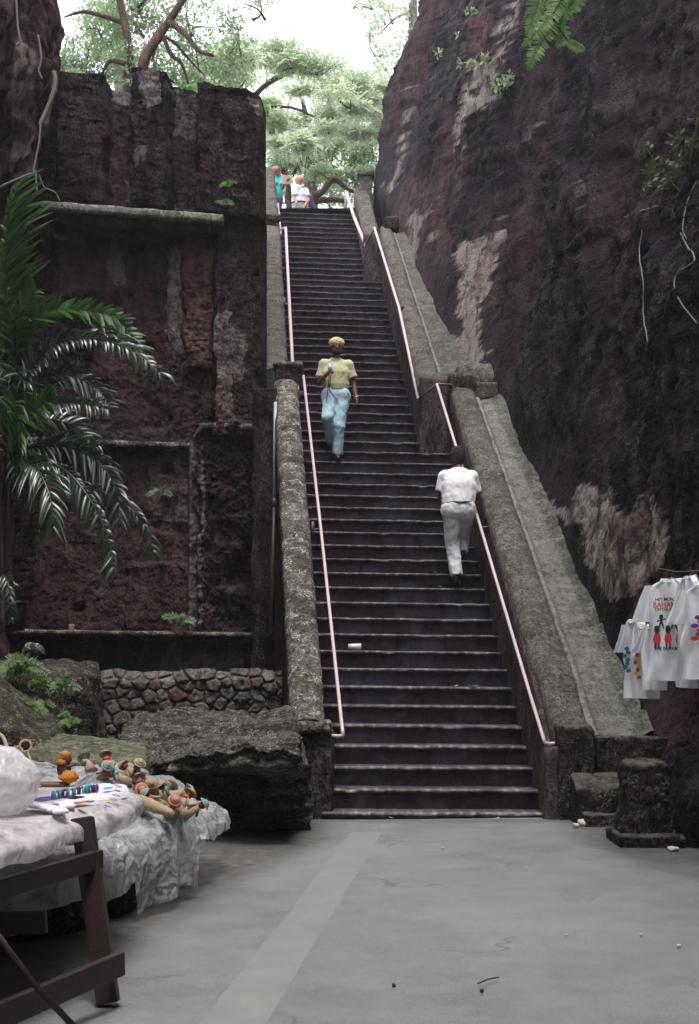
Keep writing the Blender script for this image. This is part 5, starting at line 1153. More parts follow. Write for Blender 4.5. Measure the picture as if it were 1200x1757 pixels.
def person(label, org, J, look, cfg):
    """J: joints relative to org; builds body + clothing as children of an Empty"""
    root = empty('person', tuple(org), label, 'person'); o = np.array(org, float)
    J = {k: np.array(v, float) for k, v in J.items()}
    allp = np.array(list(J.values())); lo = allp.min(0) - .22; hi = allp.max(0) + .22; g = cfg.get('g', 1.)
    f = np.array(look, float); f /= np.linalg.norm(f); bf = np.array(cfg.get('front', look), float); bf /= np.linalg.norm(bf)
    B = SDF(lo, hi, .0085)
    torso(B, J['pel'], J['chest'], J['neck'], J['sl'], J['sr'], J['hl'], J['hr'], bf, g)
    B.cap(J['neck'], J['head'] - np.array([0, 0, .05]), .056, .052, .03)
    for s in 'lr':
        B.cap(J['s' + s], J['e' + s], .047 * g, .038, .035); B.cap(J['e' + s], J['w' + s], .037, .025, .02)
        B.cap(J['h' + s], J['k' + s], .082 * g, .055, .05); B.cap(J['k' + s], J['a' + s], .053, .036, .03)
        B.cap(lerp(J['k' + s], J['a' + s], .15) - bf * .02, lerp(J['k' + s], J['a' + s], .5) - bf * .01, .048, .036, .03)
        toe = J['t' + s]; B.cap(J['a' + s] + [0, 0, -.02], lerp(J['a' + s], toe, .6), .034, .028, .02); B.cap(lerp(J['a' + s], toe, .5), toe, .032, .024, .02)
        hd = cfg['hand_' + s]; hand(B, J['w' + s], *hd)
    head(B, J['head'], f)
    V, Q = B.mesh(); body = mesh_obj('body', V + o, Q, cfg['skin'], root)
    z = np.array([0, 0, 1.0]); r = np.cross(f, z); c = J['head']
    for sg in (-1, 1):
        mb = MB(); add_sphere(mb, c + f * .083 + z * .008 + r * sg * .031 + o, .0105, 10, 7); e = mb.build('eye', eye_w, body)
        mb = MB(); add_sphere(mb, c + f * .0895 + z * .006 + r * sg * .031 + o, .0066, 8, 6); mb.build('pupil', eye_d, e)
    # shirt
    S = SDF(lo, hi, .0095); t = cfg.get('shirt_t', .016)
    rr = J['sr'] - J['sl']; rr /= np.linalg.norm(rr)
    hem = J[ 'pel'] + (J['chest'] - J['pel']) * cfg.get('hem', .1)
    S.cap(hem, lerp(hem, J['chest'], .5), (.104 * g + t) * cfg.get('hemw', 1.), .106 * g + t, .05, (rr, 1.34), clipa=True); S.cap(lerp(hem, J['chest'], .4), J['chest'], .106 * g + t, .114 * g + t, .05, (rr, 1.38))
    if cfg.get('belly'): S.ell(lerp(J['pel'], J['chest'], .35) + bf * .07, (.16, .15, .17), .05)
    S.cap(J['chest'], lerp(J['chest'], J['neck'], .62), .114 * g + t, .072 * g + t, .05, (rr, 1.4)); S.cap(J['sl'] + [0, 0, -.012], J['sr'] + [0, 0, -.012], .046 * g + t, .046 * g + t, .035)
    for s in 'lr':
        se = lerp(J['s' + s], J['e' + s], cfg.get('sleeve', .72)); S.cap(J['s' + s], se, .045 * g + t, .054 * g + t, .03, clipb=True)
    S.noise(cfg.get('wr', .011), (13, 13, 8), 31); S.noise(.004, (30, 30, 20), 33); V, Q = S.mesh(); shirt = mesh_obj('shirt', V + o, Q, cfg['shirt'], root)
    # trousers
    T = SDF(lo, hi, .0095); wst = J['pel'] + (J['chest'] - J['pel']) * .22
    T.cap(J['pel'], wst, .108 * g, .104 * g, .03, (rr, 1.34), clipb=True); T.cap(J['hl'], J['hr'], .106 * g, .106 * g, .05)
    fr_ = cfg.get('legfrac', 1.)
    for s in 'lr':
        w_ = cfg.get('legw', 1.)
        if fr_ >= 1:
            T.cap(J['h' + s], J['k' + s], .096 * g * w_, .074 * w_, .045); T.cap(J['k' + s], J['a' + s] - (J['a' + s] - J['k' + s]) * .06, .072 * w_, cfg.get('cuff', .064) * w_, .025, clipb=True)
        else: T.cap(J['h' + s], lerp(J['h' + s], J['k' + s], fr_), .096 * g * w_, .088 * w_, .045, clipb=True)
    T.noise(cfg.get('wrt', .016), (13, 13, 9), 37); T.noise(.005, (28, 28, 22), 39); V, Q = T.mesh(); tr = mesh_obj('trousers' if fr_ >= 1 else 'shorts', V + o, Q, cfg['trousers'], root)
    for s in 'lr':
        K = SDF(lo, hi, .011); toe = J['t' + s]; K.cap(J['a' + s] + [0, 0, .01], J['a' + s] - [0, 0, .035], .042, .045, .02); K.cap(J['a' + s] - [0, 0, .03], toe, .044, .036, .02); V, Q = K.mesh(); mesh_obj('shoe', V + o, Q, cfg.get('shoe', shoe_m), root)
    return root, J, o, f, r, body, shirt, tr

# the man coming down
d_ = 19.62; org = P(577, 787, d_); org[2] = .05 + 22 * RISE + .0
J = dict(pel=(-.0,.02,.98), chest=(.0,.03,1.26), neck=(.0,.03,1.48), head=(.005,.0,1.625), sl=(-.170,.02,1.39), sr=(.175,.03,1.38), hl=(-.09,.02,.93), hr=(.09,.02,.93),
         el=(-.235,.03,1.13), wl=(-.14,-.17,1.19), er=(.245,.07,1.13), wr=(.285,-.02,.90), kl=(-.115,-.16,.60), kr=(.045,-.06,.50), al=(-.06,.14,.285), ar=(.02,.0,.09), tl=(-.08,.0,.235), tr=(.03,-.14,.035))
man, J, o, f, r, body, shirt, tr = person('man in yellow cap, pale yellow shirt and light blue trousers walking down the stairs', org, J, (.12, -1, 0),
    dict(skin=flat_mat('brown_skin', (.15, .06, .045), .5, .12, 30), shirt=cloth_mat('pale_yellow_shirt', (.56, .56, .33)), trousers=cloth_mat('light_blue_trousers', (.40, .58, .68)), hand_l=((.55, -.5, .5), (.6, .3, -.5), 1, .95), hand_r=((.1, -.25, -1), (-1, 0, 0), 1, .35), hem=.12, sleeve=.70, legw=1.02, shirt_t=.014, front=(0, -1, 0)))
z = np.array([0, 0, 1.0]); c = J['head']
H = SDF(c - .16, c + .17, .008); H.ell(c + z * .052 - f * .002, (.094, .106, .080), .01); H.cap(c + z * .045 - r * .06 + f * .03, c + z * .045 + r * .06 + f * .03, .05, .05, .02); H.plane(c + z * .022, (-.0, .35, -1)); H.noise(.010, (38, 38, 38), 5)
V, Q = H.mesh(); mesh_obj('cap', V + o, Q, flat_mat('yellow_knit_cap', (.58, .53, .25), .95, .15, 60, .6), body)
Bd = SDF(c - .17, c + .17, .008); Bd.cap(c + f * .05 - z * .075 - r * .03, c + f * .05 - z * .075 + r * .03, .05, .05, .03); Bd.cap(c + f * .06 - z * .08, c + f * .07 - z * .10, .045, .03, .02); Bd.cut(c + f * .12 - z * .02, (.07, .07, .05)); V, Q = Bd.mesh(); mesh_obj('beard', V + o, Q, hair_b, body)
C_ = SDF(J['neck'] - .16, J['neck'] + .16, .008); nk = J['neck'] - z * .01
for sg in (-1, 1): C_.cap(nk + r * sg * .05 - f * .03, nk + r * sg * .035 + f * .075 - z * .05, .018, .014, .01)
C_.cap(nk - f * .05 - r * .05 + z * .015, nk - f * .05 + r * .05 + z * .015, .018, .018, .01); V, Q = C_.mesh(); mesh_obj('collar', V + o, Q, shirt.data.materials[0], shirt)
mb = MB(); w_ = J['wr'] + o; tt = np.linspace(0, 2 * np.pi, 17); add_tube(mb, np.stack([w_[0] + .033 * np.cos(tt), w_[1] + .033 * np.sin(tt), w_[2] + .01 + .01 * np.cos(tt)], -1), .007, 6); mb.build('wristwatch', flat_mat('watch_metal', (.7, .68, .6), .3, .05, 9, 0, .8), body)
# held bottle and its cord, things of their own
hp = J['wl'] + o + np.array([.055, -.06, .055])
mb = MB()
for a, b, ra, rb in ((0, .11, .026, .028), (.11, .135, .028, .014), (.135, .16, .014, .014)): add_cone(mb, hp + z * (a - .02) , hp + z * (b - .02) + [.0, 0, 0], ra, rb, 12)
tag(mb.build('bottle', flat_mat('pale_blue_plastic', (.42, .66, .74), .25, .05)), 'small pale blue bottle held upright by the man in the yellow cap', 'bottle')
mb = MB(); add_tube(mb, smooth_path([hp + [.0, -.02, -.03], hp + [.01, -.02, -.14], hp + [-.01, .03, -.24], hp + [.05, .0, -.36], hp + [.11, .02, -.40]], 5), .006, 6); add_tube(mb, smooth_path([hp + [-.01, -.02, -.04], hp + [-.02, -.01, -.2], hp + [-.04, .0, -.38], hp + [-.05, .01, -.45]], 5), .006, 6)
tag(mb.build('strap', shoe_m), 'dark cord dangling from the hand of the man in the yellow cap', 'cord')

# the man climbing, seen from behind
org = P(787, 1008, 16.62); org[2] = .05 + 12 * RISE
J = dict(pel=(.0,.0,.96), chest=(.01,.06,1.21), neck=(.01,.10,1.42), head=(.0,.17,1.555), sl=(-.155,.09,1.325), sr=(.170,.09,1.325), hl=(-.085,.0,.90), hr=(.09,.0,.91),
         el=(-.205,.12,1.07), wl=(-.12,.33,1.12), er=(.225,.17,1.07), wr=(.17,.40,1.13), kl=(-.055,.10,.50), kr=(.065,.27,.60), al=(-.02,.02,.12), ar=(.055,.20,.42), tl=(.01,.15,.035), tr=(.075,.33,.41))
man2, J, o, f, r, body, shirt, tr = person('man in white T-shirt and off-white trousers climbing the stairs, seen from behind', org, J, (.0, 1, -.0),
    dict(skin=skin_dark, shirt=cloth_mat('white_tshirt', (.80, .80, .80)), trousers=cloth_mat('offwhite_trousers', (.66, .69, .69)), hand_l=((.4, .6, .5), (.5, .2, -.5), -1, .6), hand_r=((.2, .9, -.1), (0, 0, -1), -1, .9), hem=.06, sleeve=.66, legw=1.08, cuff=.062, shirt_t=.024, hemw=1.05, wr=.012, wrt=.02))
c = J['head']; H = SDF(c - .17, c + .18, .008); H.ell(c + z * .04 - f * .022, (.090, .104, .104), .01); H.ell(c - f * .05 - z * .01, (.078, .07, .085), .02); H.cut(c + f * .11 - z * .03, (.09, .07, .09)); H.noise(.010, (45, 45, 45), 9)
V, Q = H.mesh(); mesh_obj('hair', V + o, Q, hair_b, body)
mb = MB(); p = J['pel'] + o + np.array([.10, -.135, .045]); add_box(mb, p[0] - .05, p[0] + .05, p[1] + .005, p[1] + .025, p[2] - .006, p[2] + .004); mb.build('pocket', flat_mat('pocket_shade', (.10, .10, .12), .9), tr)
mb = MB(); q = J['pel'] + (J['chest'] - J['pel']) * .12 + o; tt = np.linspace(0, 2 * np.pi, 33); add_tube(mb, np.stack([q[0] + .154 * np.cos(tt), q[1] + .120 * np.sin(tt), q[2] + .0 * tt], -1), .013, 6); mb.build('belt', flat_mat('dark_belt', (.06, .055, .07), .6), tr)

# the two tourists on the terrace
TZ = 11.24
org = P(517, 380, 33.2); org[2] = TZ
J = dict(pel=(-.0,.0,.90), chest=(-.01,.02,1.20), neck=(-.02,.02,1.42), head=(-.05,.0,1.56), sl=(-.10,-.10,1.36), sr=(.10,.12,1.36), hl=(-.07,-.05,.86), hr=(.07,.05,.86),
         el=(-.14,-.14,1.08), wl=(-.10,-.26,.95), er=(.17,-.02,1.10), wr=(.09,-.20,.90), kl=(-.09,-.08,.46), kr=(.08,.03,.46), al=(-.09,.0,.08), ar=(.10,.08,.08), tl=(-.22,-.03,.03), tr=(-.03,.04,.03))
t1, J, o, f, r, body, shirt, tr = person('grey-haired stout tourist in pale T-shirt and khaki shorts at the top of the stairs', org, J, (-1, -.25, 0),
    dict(skin=skin_tan, shirt=cloth_mat('pale_grey_tshirt', (.66, .70, .74)), trousers=cloth_mat('khaki_shorts', (.36, .34, .25)), hand_l=((-.2, -.5, -1), (1, 0, 0), 1, .4), hand_r=((-.3, -.5, -1), (1, 0, 0), -1, .4), legfrac=.62, g=1.16, belly=True, hem=-.1, front=(-.85, -.5, 0), shoe=flat_mat('white_shoe', (.6, .58, .55), .6)))
c = J['head']; H = SDF(c - .17, c + .18, .009); H.ell(c + z * .042 - f * .02, (.102, .088, .092), .01); H.cut(c + f * .11 - z * .01, (.08, .09, .085)); V, Q = H.mesh(); mesh_obj('hair', V + o, Q, hair_g, body)
def strap_(a, b, c_, rad=.014): 
    mb = MB(); add_tube(mb, smooth_path([a, b, c_], 6), rad, 6); return mb
bp = empty('backpack', tuple(o + [.17, .10, 1.0]), 'dark blue backpack worn by the stout tourist', 'backpack'); navy = flat_mat('navy_bag', (.035, .045, .09), .8)
H = SDF((.02, -.1, .80), (.42, .32, 1.36), .012); H.cap((.21, .12, .95), (.20, .12, 1.18), .10, .085, .03); H.cap((.26, .13, .95), (.26, .13, 1.02), .075, .065, .03); V, Q = H.mesh(); mesh_obj('bag', V + o, Q, navy, bp)
strap_(o + [.12, -.02, 1.44], o + [-.04, -.12, 1.32], o + [.06, -.10, 1.05]).build('strap', navy, bp)
mb = MB(); tt = np.linspace(0, 2 * np.pi, 33); q = lerp(J['pel'], J['chest'], .36) + o - np.array([.045, .02, 0]); add_tube(mb, np.stack([q[0] + .205 * np.cos(tt), q[1] + .185 * np.sin(tt), q[2] + .01 * np.cos(tt)], -1), .017, 6); tag(mb.build('waist_strap', navy), 'dark waist strap buckled round the stout tourist’s shirt'.replace('’', "'"), 'strap')

org = P(471, 380, 32.4); org[2] = TZ
J = dict(pel=(-.0,.0,.88), chest=(-.01,.02,1.18), neck=(.01,.0,1.40), head=(.05,-.03,1.50), sl=(-.13,-.02,1.34), sr=(.14,.04,1.34), hl=(-.08,-.02,.84), hr=(.08,.02,.84),
         el=(-.17,-.06,1.08), wl=(-.02,-.22,1.10), er=(.20,-.04,1.12), wr=(.27,-.24,1.18), kl=(-.09,-.04,.46), kr=(.09,.0,.46), al=(-.09,.03,.08), ar=(.09,.05,.08), tl=(-.05,-.12,.03), tr=(.14,-.1,.03))
t2, J, o, f, r, body, shirt, tr = person('tourist in turquoise T-shirt and cap, half hidden by the rock wall at the top', org, J, (.9, -.5, 0),
    dict(skin=flat_mat('ruddy_skin', (.32, .14, .10), .5, .1, 30), shirt=cloth_mat('turquoise_tshirt', (.03, .48, .42)), trousers=cloth_mat('dark_blue_shorts', (.04, .06, .14)), hand_l=((.7, -.4, .1), (0, 0, 1), 1, .6), hand_r=((.5, -.5, .1), (0, 0, 1), -1, .6), legfrac=.7, g=1.1, hem=-.15, front=(.5, -.8, 0)))
c = J['head']; H = SDF(c - .2, c + .2, .009); H.ell(c + z * .055, (.10, .092, .072), .01); H.cap(c + z * .045 + f * .09 - r * .05, c + z * .045 + f * .09 + r * .05, .016, .016, .01); H.cap(c + z * .04 + f * .13 - r * .04, c + z * .04 + f * .13 + r * .04, .012, .012, .01); H.plane(c + z * .03, (0, 0, -1)); V, Q = H.mesh(); mesh_obj('cap', V + o, Q, flat_mat('dark_red_cap', (.10, .03, .035), .8), body)
bp = empty('shoulder_bag', tuple(o + [.02, -.16, 1.0]), 'small dark bag on a strap across the turquoise shirt', 'bag')
strap_(o + [-.10, -.06, 1.42], o + [-.10, -.19, 1.28], o + [-.02, -.19, 1.06], .012).build('strap', navy, bp); H = SDF((-.15, -.32, .88), (.12, -.06, 1.12), .01); H.cap((-.03, -.18, .98), (.02, -.18, 1.02), .05, .05, .02); V, Q = H.mesh(); mesh_obj('bag', V + o, Q, navy, bp)
q = J['wr'] + o + np.array([.04, -.07, .03]); g = np.array([[q + [a * .13, -b * .02 + .01 * math.sin(a * 3), b * .10 + .012 * a * a] for b in (-1, 0, 1)] for a in np.linspace(-1, 1, 7)])
tag(mesh_obj('paper', np.concatenate([g.reshape(-1, 3), g.reshape(-1, 3) + [0, .002, .001]]), np.concatenate([grid_faces(7, 3), grid_faces(7, 3, 21)[:, ::-1]]), flat_mat('map_paper', (.55, .45, .38), .8)), 'unfolded pale paper held by the tourist in turquoise', 'paper')

# ------------------------------------------------------------------ market goods in the left foreground
def plastic_mat(name, col=(.72, .74, .74), alpha=.80, rough=.16, bs=.7):
    n = NT(name); a = n.noise(5, 6, .6, None, 1.2); b = n.noise(22, 5, .6, None, .8)
    c = n.mix(a, tuple(x * .92 for x in col), col); n.set(Base_Color=c, Roughness=rough)
    n.b.inputs['Specular IOR Level'].default_value = .8
    dv = n.t.nodes.new('ShaderNodeVectorMath'); dv.operation = 'ADD'; nn_ = n.t.nodes.new('ShaderNodeTexNoise'); nn_.inputs['Scale'].default_value = 6; n.link(n.tc, nn_.inputs['Vector'])
    sv = n.t.nodes.new('ShaderNodeVectorMath'); sv.operation = 'SCALE'; sv.inputs[3].default_value = .25; n.link(nn_.outputs['Color'], sv.inputs[0]); n.link(n.tc, dv.inputs[0]); n.link(sv.outputs[0], dv.inputs[1])
    e1 = n.vor(7, 'F1', dv.outputs[0]); e2 = n.vor(19, 'F1', dv.outputs[0])
    n.bump(n.math('ADD', n.math('ADD', n.math('MULTIPLY', e1, 1.4), n.math('MULTIPLY', e2, .5)), n.math('MULTIPLY', b, .4)), bs, .05)
    tr = n.t.nodes.new('ShaderNodeBsdfTranslucent'); tr.inputs[0].default_value = tuple(col) + (1,)
    tp = n.t.nodes.new('ShaderNodeBsdfTransparent'); m1 = n.t.nodes.new('ShaderNodeMixShader'); m2 = n.t.nodes.new('ShaderNodeMixShader'); m1.inputs[0].default_value = .3
    n.link(n.b.outputs[0], m1.inputs[1]); n.link(tr.outputs[0], m1.inputs[2])
    n.link(n.math('MULTIPLY', n.ramp(a, [(.36, .5), (.58, 1.)]), alpha), m2.inputs[0]); n.link(tp.outputs[0], m2.inputs[1]); n.link(m1.outputs[0], m2.inputs[2]); n.link(m2.outputs[0], n.out.inputs[0]); return n.m
M['plastic'] = plastic_mat('clear_plastic_sheet', (.70, .73, .74), .68); M['cloth_white'] = plastic_mat('milky_plastic_cloth', (.78, .73, .76), .99, .35, .25); M['bagfilm'] = plastic_mat('white_bag_film', (.84, .84, .84), .95, .25, .3)
M['wood'] = flat_mat('dark_red_wood', (.018, .008, .007), .55, .35, 14, .3)
def drape(name, outline, ztop, drop, mat, parent=None, seed=0, nth=260, folds=.03, inner=26, hang=16, wr=.012, dropf=None):
    ol = np.array(outline, float); ol2 = smooth_path(np.concatenate([ol, ol[:1]]), 10)[:-1]; c = ol.mean(0)
    seg = np.linalg.norm(np.diff(np.concatenate([ol2, ol2[:1]]), axis=0), axis=1); acc = np.concatenate([[0], np.cumsum(seg)]); q = np.linspace(0, acc[-1], nth, endpoint=False)
    B = np.stack([np.interp(q, acc, np.append(ol2[:, k], ol2[0, k])) for k in (0, 1)], -1)
    Tn = np.roll(B, -1, 0) - np.roll(B, 1, 0); Nn = np.stack([Tn[:, 1], -Tn[:, 0]], -1); Nn /= np.linalg.norm(Nn, axis=1)[:, None]
    if ((B - c) * Nn).sum() < 0: Nn = -Nn
    rows = []; qa = q / .18
    fo = fbm(np.stack([qa, qa * 0, qa * 0 + seed], -1), 4, seed) ; dr = np.array([drop if dropf is None else dropf(b) for b in B]) * (1 + .22 * fbm(np.stack([q / .4, q * 0, q * 0], -1), 3, seed + 4))
    for r_ in np.linspace(.02, 1, inner):
        p = c + (B - c) * r_; z = ztop(p[:, 0], p[:, 1]) + wr * 1.1 * ridge(np.stack([p[:, 0] * 3.5, p[:, 1] * 3.5, p[:, 0] * 0], -1), 4, seed + 9) + wr * 1.5 * fbm(np.stack([p[:, 0] * 5, p[:, 1] * 5, p[:, 0] * 0], -1), 5, seed + 1, .6) - .03 * sstep(.9, 1, r_)
        rows.append(np.stack([p[:, 0], p[:, 1], z], -1))
    e = rows[-1]
    for k in range(1, hang + 1):
        t = k / hang; out = .02 + .04 * math.sin(min(1, t * 2) * 1.57) + folds * 2.2 * fo * t ** .7 + folds * .5 * fbm(np.stack([qa * 2.5, qa * 0 + t * 1.3, qa * 0], -1), 3, seed + 2)
        p = e.copy(); p[:, 0] += Nn[:, 0] * out; p[:, 1] += Nn[:, 1] * out; p[:, 2] = np.maximum(e[:, 2] - dr * t, .02); rows.append(p)
    G = np.array(rows); nr = len(rows); F = grid_faces(nth, nr, 0, True)
    return mesh_obj(name, np.swapaxes(G, 0, 1).reshape(-1, 3), F, mat, parent)
ztr = lambda x, y: .45 + .05 * (np.asarray(y) - 8) + .03 * np.sin(np.asarray(x) * 5 + y * 3) + .20 * np.exp(-((np.asarray(x) + 1.72) / .40) ** 2 - ((np.asarray(y) - 9.3) / .8) ** 2)
rock_ol = [(-1.08, 9.3), (-1.08, 8.8), (-1.19, 8.3), (-1.40, 7.7), (-1.62, 7.3), (-2.1, 7.1), (-2.7, 7.6), (-2.8, 9.2), (-2.3, 10.4), (-1.6, 10.9), (-1.25, 10.3)]
def blk(Q, U):
    return Q
# the boulder below follows the same outline, a little inside and undercut
ol = smooth_path(np.array(rock_ol + rock_ol[:1], float), 12)[:-1]; c0 = ol.mean(0); rows = []
for k, (sc, zz) in enumerate([(.80, -.1), (.80, .02), (.82, .1), (.86, .2), (.90, .3), (.95, .38), (.97, .43), (.94, .47), (.85, .50), (.6, .50), (.3, .5), (.02, .5)]):
    p = c0 + (ol - c0) * sc; rows.append(np.stack([p[:, 0], p[:, 1], zz + (ztr(p[:, 0], p[:, 1]) - .5 - .03) * (zz > .2)], -1))
G = np.array(rows); G2 = []
for a, b in zip(G[:-1], G[1:]):
    for t in np.linspace(0, 1, 5)[:-1]: G2.append(a * (1 - t) + b * t)
G2.append(G[-1]); G = np.swapaxes(np.array(G2), 0, 1).copy()
for k in range(3): G[..., k] += .07 * fbm(G * 5 + k * 9, 5, 500 + k, .6) * (.5 if k == 2 else 1)
tag(mesh_obj('display_boulder', G.reshape(-1, 3), grid_faces(G.shape[0], G.shape[1], 0, True), M['pier']), 'dark undercut boulder used as a display table, under the plastic sheet', 'rock')
dfn = lambda b: .10 if b[0] < -1.45 and b[1] < 8.2 and b[0] > -1.75 else (.34 if b[1] < 8.9 else .26)
tag(drape('plastic_sheet', [(x + (.03 if x > -2 else -.03), y) for x, y in rock_ol], ztr, .3, M['plastic'], None, 21, 300, .03, wr=.035, dropf=lambda b: .42 if (-1.25 < b[0] < -1.0 and b[1] < 8.9) else .30 if b[0] < -1.62 else .22),
    'crumpled clear plastic sheet draped over the display boulder', 'plastic sheet')
mb = drape('plastic_flap', [(-.93, 9.8), (-.96, 9.3), (-1.08, 9.1), (-1.2, 9.6), (-1.15, 10.2), (-.98, 10.3)], lambda x, y: .40 + .10 * (-.8 - x) * 2 + 0 * y, .10, M['plastic'], None, 33, 90, .03, 10, 6, .02)
tag(mb, 'loose corner flap of plastic sheet sticking out to the right of the dolls', 'plastic sheet')
tag(drape('plastic_sheet', [(-1.55, 10.3), (-1.7, 9.6), (-2.3, 9.3), (-2.75, 9.7), (-2.7, 10.7), (-2.0, 11.0)], lambda x, y: .70 + 0 * x + .03 * np.sin(x * 7), .12, M['plastic'], None, 41, 120, .03, 14, 6, .03), 'second heap of clear plastic behind the orange doll', 'plastic sheet')

# trestle table
tb = empty('market_table', (-1.3, 6.3, 0), 'dark red-brown wooden trestle table in the near left corner', 'table')
def bar(name, a, b, w_, t, up=(0, 0, 1)):
    mb = MB(); add_bar(mb, a, b, w_, t, up); o = mb.build(name, M['wood'], tb, smooth=False)
    bv = o.modifiers.new('bevel', 'BEVEL'); bv.width = .006; bv.segments = 2; return o
bar('leg', (-1.06, 6.12, 0.0), (-1.20, 6.25, .80), .095, .075, (0, 1, 0)); bar('leg', (-1.42, 5.25, 0), (-1.50, 5.35, .80), .095, .075, (0, 1, 0))
bar('leg', (-2.2, 7.4, 0), (-2.1, 7.3, .80), .09, .075, (0, 1, 0)); bar('leg', (-2.55, 6.2, 0), (-2.45, 6.2, .80), .09, .075, (0, 1, 0))
bar('stretcher', (-.995, 6.08, .185), (-1.50, 5.0, .13), .04, .105); bar('brace', (-1.12, 6.25, .615), (-1.47, 5.3, .60), .04, .085)
bar('stretcher', (-1.35, 6.2, .34), (-2.5, 6.3, .30), .04, .10)
for i, (a, b) in enumerate([((-1.43, 5.5), (-1.16, 6.55)), ((-1.5, 5.45), (-1.25, 7.5))]): pass
G = hexa('tabletop', np.array([(-2.4,5.3,.775),(-1.47,5.45,.775),(-1.24,7.45,.775),(-2.3,7.5,.775),(-2.4,5.3,.805),(-1.47,5.45,.805),(-1.24,7.45,.805),(-2.3,7.5,.805)]), M['wood'], tb, cell=.08, rnd=.008, amp=0)
mb = MB(); add_tube(mb, [P(-15, 1590, 5.25), P(60, 1690, 5.4), P(140, 1775, 5.52)], .014, 8); tag(mb.build('stick', M['wood']), 'thin dark stick leaning in front of the trestle table', 'stick')
tcl = [(-1.42, 5.35), (-1.32, 5.9), (-1.17, 6.55), (-1.13, 7.0), (-1.18, 7.5), (-1.5, 7.62), (-2.3, 7.55), (-2.4, 5.3)]
tag(drape('table_cover', tcl, lambda x, y: .815 + 0 * x, .095, M['cloth_white'], None, 52, 260, .015, 20, 8, .008), 'milky pinkish-white cover over the trestle table, edge hanging down', 'table cover')
def onT(px_, py_, z=.82): d = (EYE - z) * FP / (py_ - HY); return P(px_, py_, d)
# puffy bag
rs = np.random.RandomState(4)
V, Q, T = sphere_vf((0, 0, 0), 1, 60, 40); n_ = V / np.linalg.norm(V, axis=1)[:, None]
V = n_ * (1 + .16 * fbm(n_ * 1.8, 4, 61)[:, None] + .07 * ridge(n_ * np.array([3, 3, 1.5]), 3, 62)[:, None]) * np.array([.20, .18, .165]) + P(-12, 1343, 6.2)
V[:, 2] = np.maximum(V[:, 2], .822)
tag(mesh_obj('plastic_bag', V, [Q, T], M['bagfilm']), 'puffed white plastic bag of goods on the near corner of the table', 'bag')
straw = flat_mat('straw', (.42, .31, .20), .8, .25, 60, .8); straw2 = flat_mat('brown_straw', (.22, .12, .08), .8, .25, 60, .8)
red = flat_mat('red_ribbon', (.50, .035, .05), .6, .2, 40); turq = flat_mat('turquoise_ribbon', (.05, .42, .50), .6, .2, 40); orange = flat_mat('orange_yarn', (.62, .24, .03), .9, .2, 80, .8); brown = flat_mat('brown_doll_face', (.09, .04, .03), .7); wht = cloth_mat('white_goods', (.68, .66, .70))
def loop_(c, r, rad, tilt, n=20, a0=0, a1=2 * math.pi):
    a = np.linspace(a0, a1, n); return np.stack([c[0] + r * np.cos(a), c[1] + r * .3 * np.sin(a + tilt), c[2] + r * np.sin(a)], -1), rad
bk = empty('straw_basket', tuple(P(38, 1330, 7.3)), 'small brown straw basket with curled loop handles beside the white bag', 'basket')
c = P(40, 1318, 7.3); mb = MB(); add_cone(mb, c - [0, 0, .12], c + [0, 0, .02], .05, .035, 16); mb.build('body', straw2, bk)
for px_, py_, r_ in ((44, 1280, .030), (30, 1290, .026)):
    mb = MB(); p_, rr_ = loop_(P(px_, py_, 7.3), r_, .007, .4); add_tube(mb, p_, rr_, 7); mb.build('handle', straw, bk)
mb = MB(); add_tube(mb, smooth_path([P(48, 1290, 7.3), P(54, 1310, 7.2), P(60, 1340, 7.0), P(70, 1350, 6.9)], 5), .006, 6); mb.build('handle', straw, bk)
mb = MB(); add_tube(mb, smooth_path([P(-20, 1250, 7.0), P(3, 1262, 7.0), P(12, 1282, 6.9), P(16, 1300, 6.8)], 5), .010, 6); tag(mb.build('straw_strap', straw), 'curved straw strap rising at the left picture edge', 'strap')
tr_ = onT(88, 1350, .84); mb = MB(); 
tt = np.linspace(0, 2 * np.pi, 33); tr_ = P(86, 1345, 7.5)
add_tube(mb, np.stack([tr_[0] + .10 * np.cos(tt), tr_[1] + .05 * np.sin(tt), tr_[2] + 0 * tt], -1), .010, 6); add_tube(mb, np.stack([tr_[0] + .09 * np.cos(tt), tr_[1] + .045 * np.sin(tt), tr_[2] - .012 + 0 * tt], -1), .010, 6)
tag(mb.build('straw_tray', straw2), 'flat oval rim of a brown straw tray behind the table goods', 'tray')
# orange doll
od = empty('yarn_doll', tuple(P(112, 1340, 7.5)), 'seated doll with orange yarn flowers on head and lap', 'doll'); c = P(114, 1318, 7.5)
def ball(name, c, r, mat, parent, sc=(1, 1, 1), rough=.15, seed=0):
    V, Q, T = sphere_vf((0, 0, 0), 1, 22, 14); V = V * (1 + rough * fbm(V * 4 + seed, 3, seed))[:, None] * r * np.array(sc) + np.array(c); return mesh_obj(name, V, [Q, T], mat, parent)
ball('body', c + [-.012, 0, -.005], .040, brown, od, (.9, .8, 1.5)); ball('head', c + [.008, -.01, .050], .024, brown, od)
ball('hair_flower', c + [-.004, -.01, .075], .026, orange, od, (1.1, 1, .8), .35, 3); ball('collar_flower', c + [-.020, -.02, .035], .022, orange, od, (1.2, 1, .7), .35, 5); ball('skirt', c + [.018, -.02, -.045], .042, orange, od, (1.2, 1, .8), .35, 7)
mb = MB(); add_tube(mb, smooth_path([c + [0, -.02, .015], c + [.03, -.03, .012], c + [.05, -.02, .025]], 4), .008, 6); mb.build('arm', brown, od)
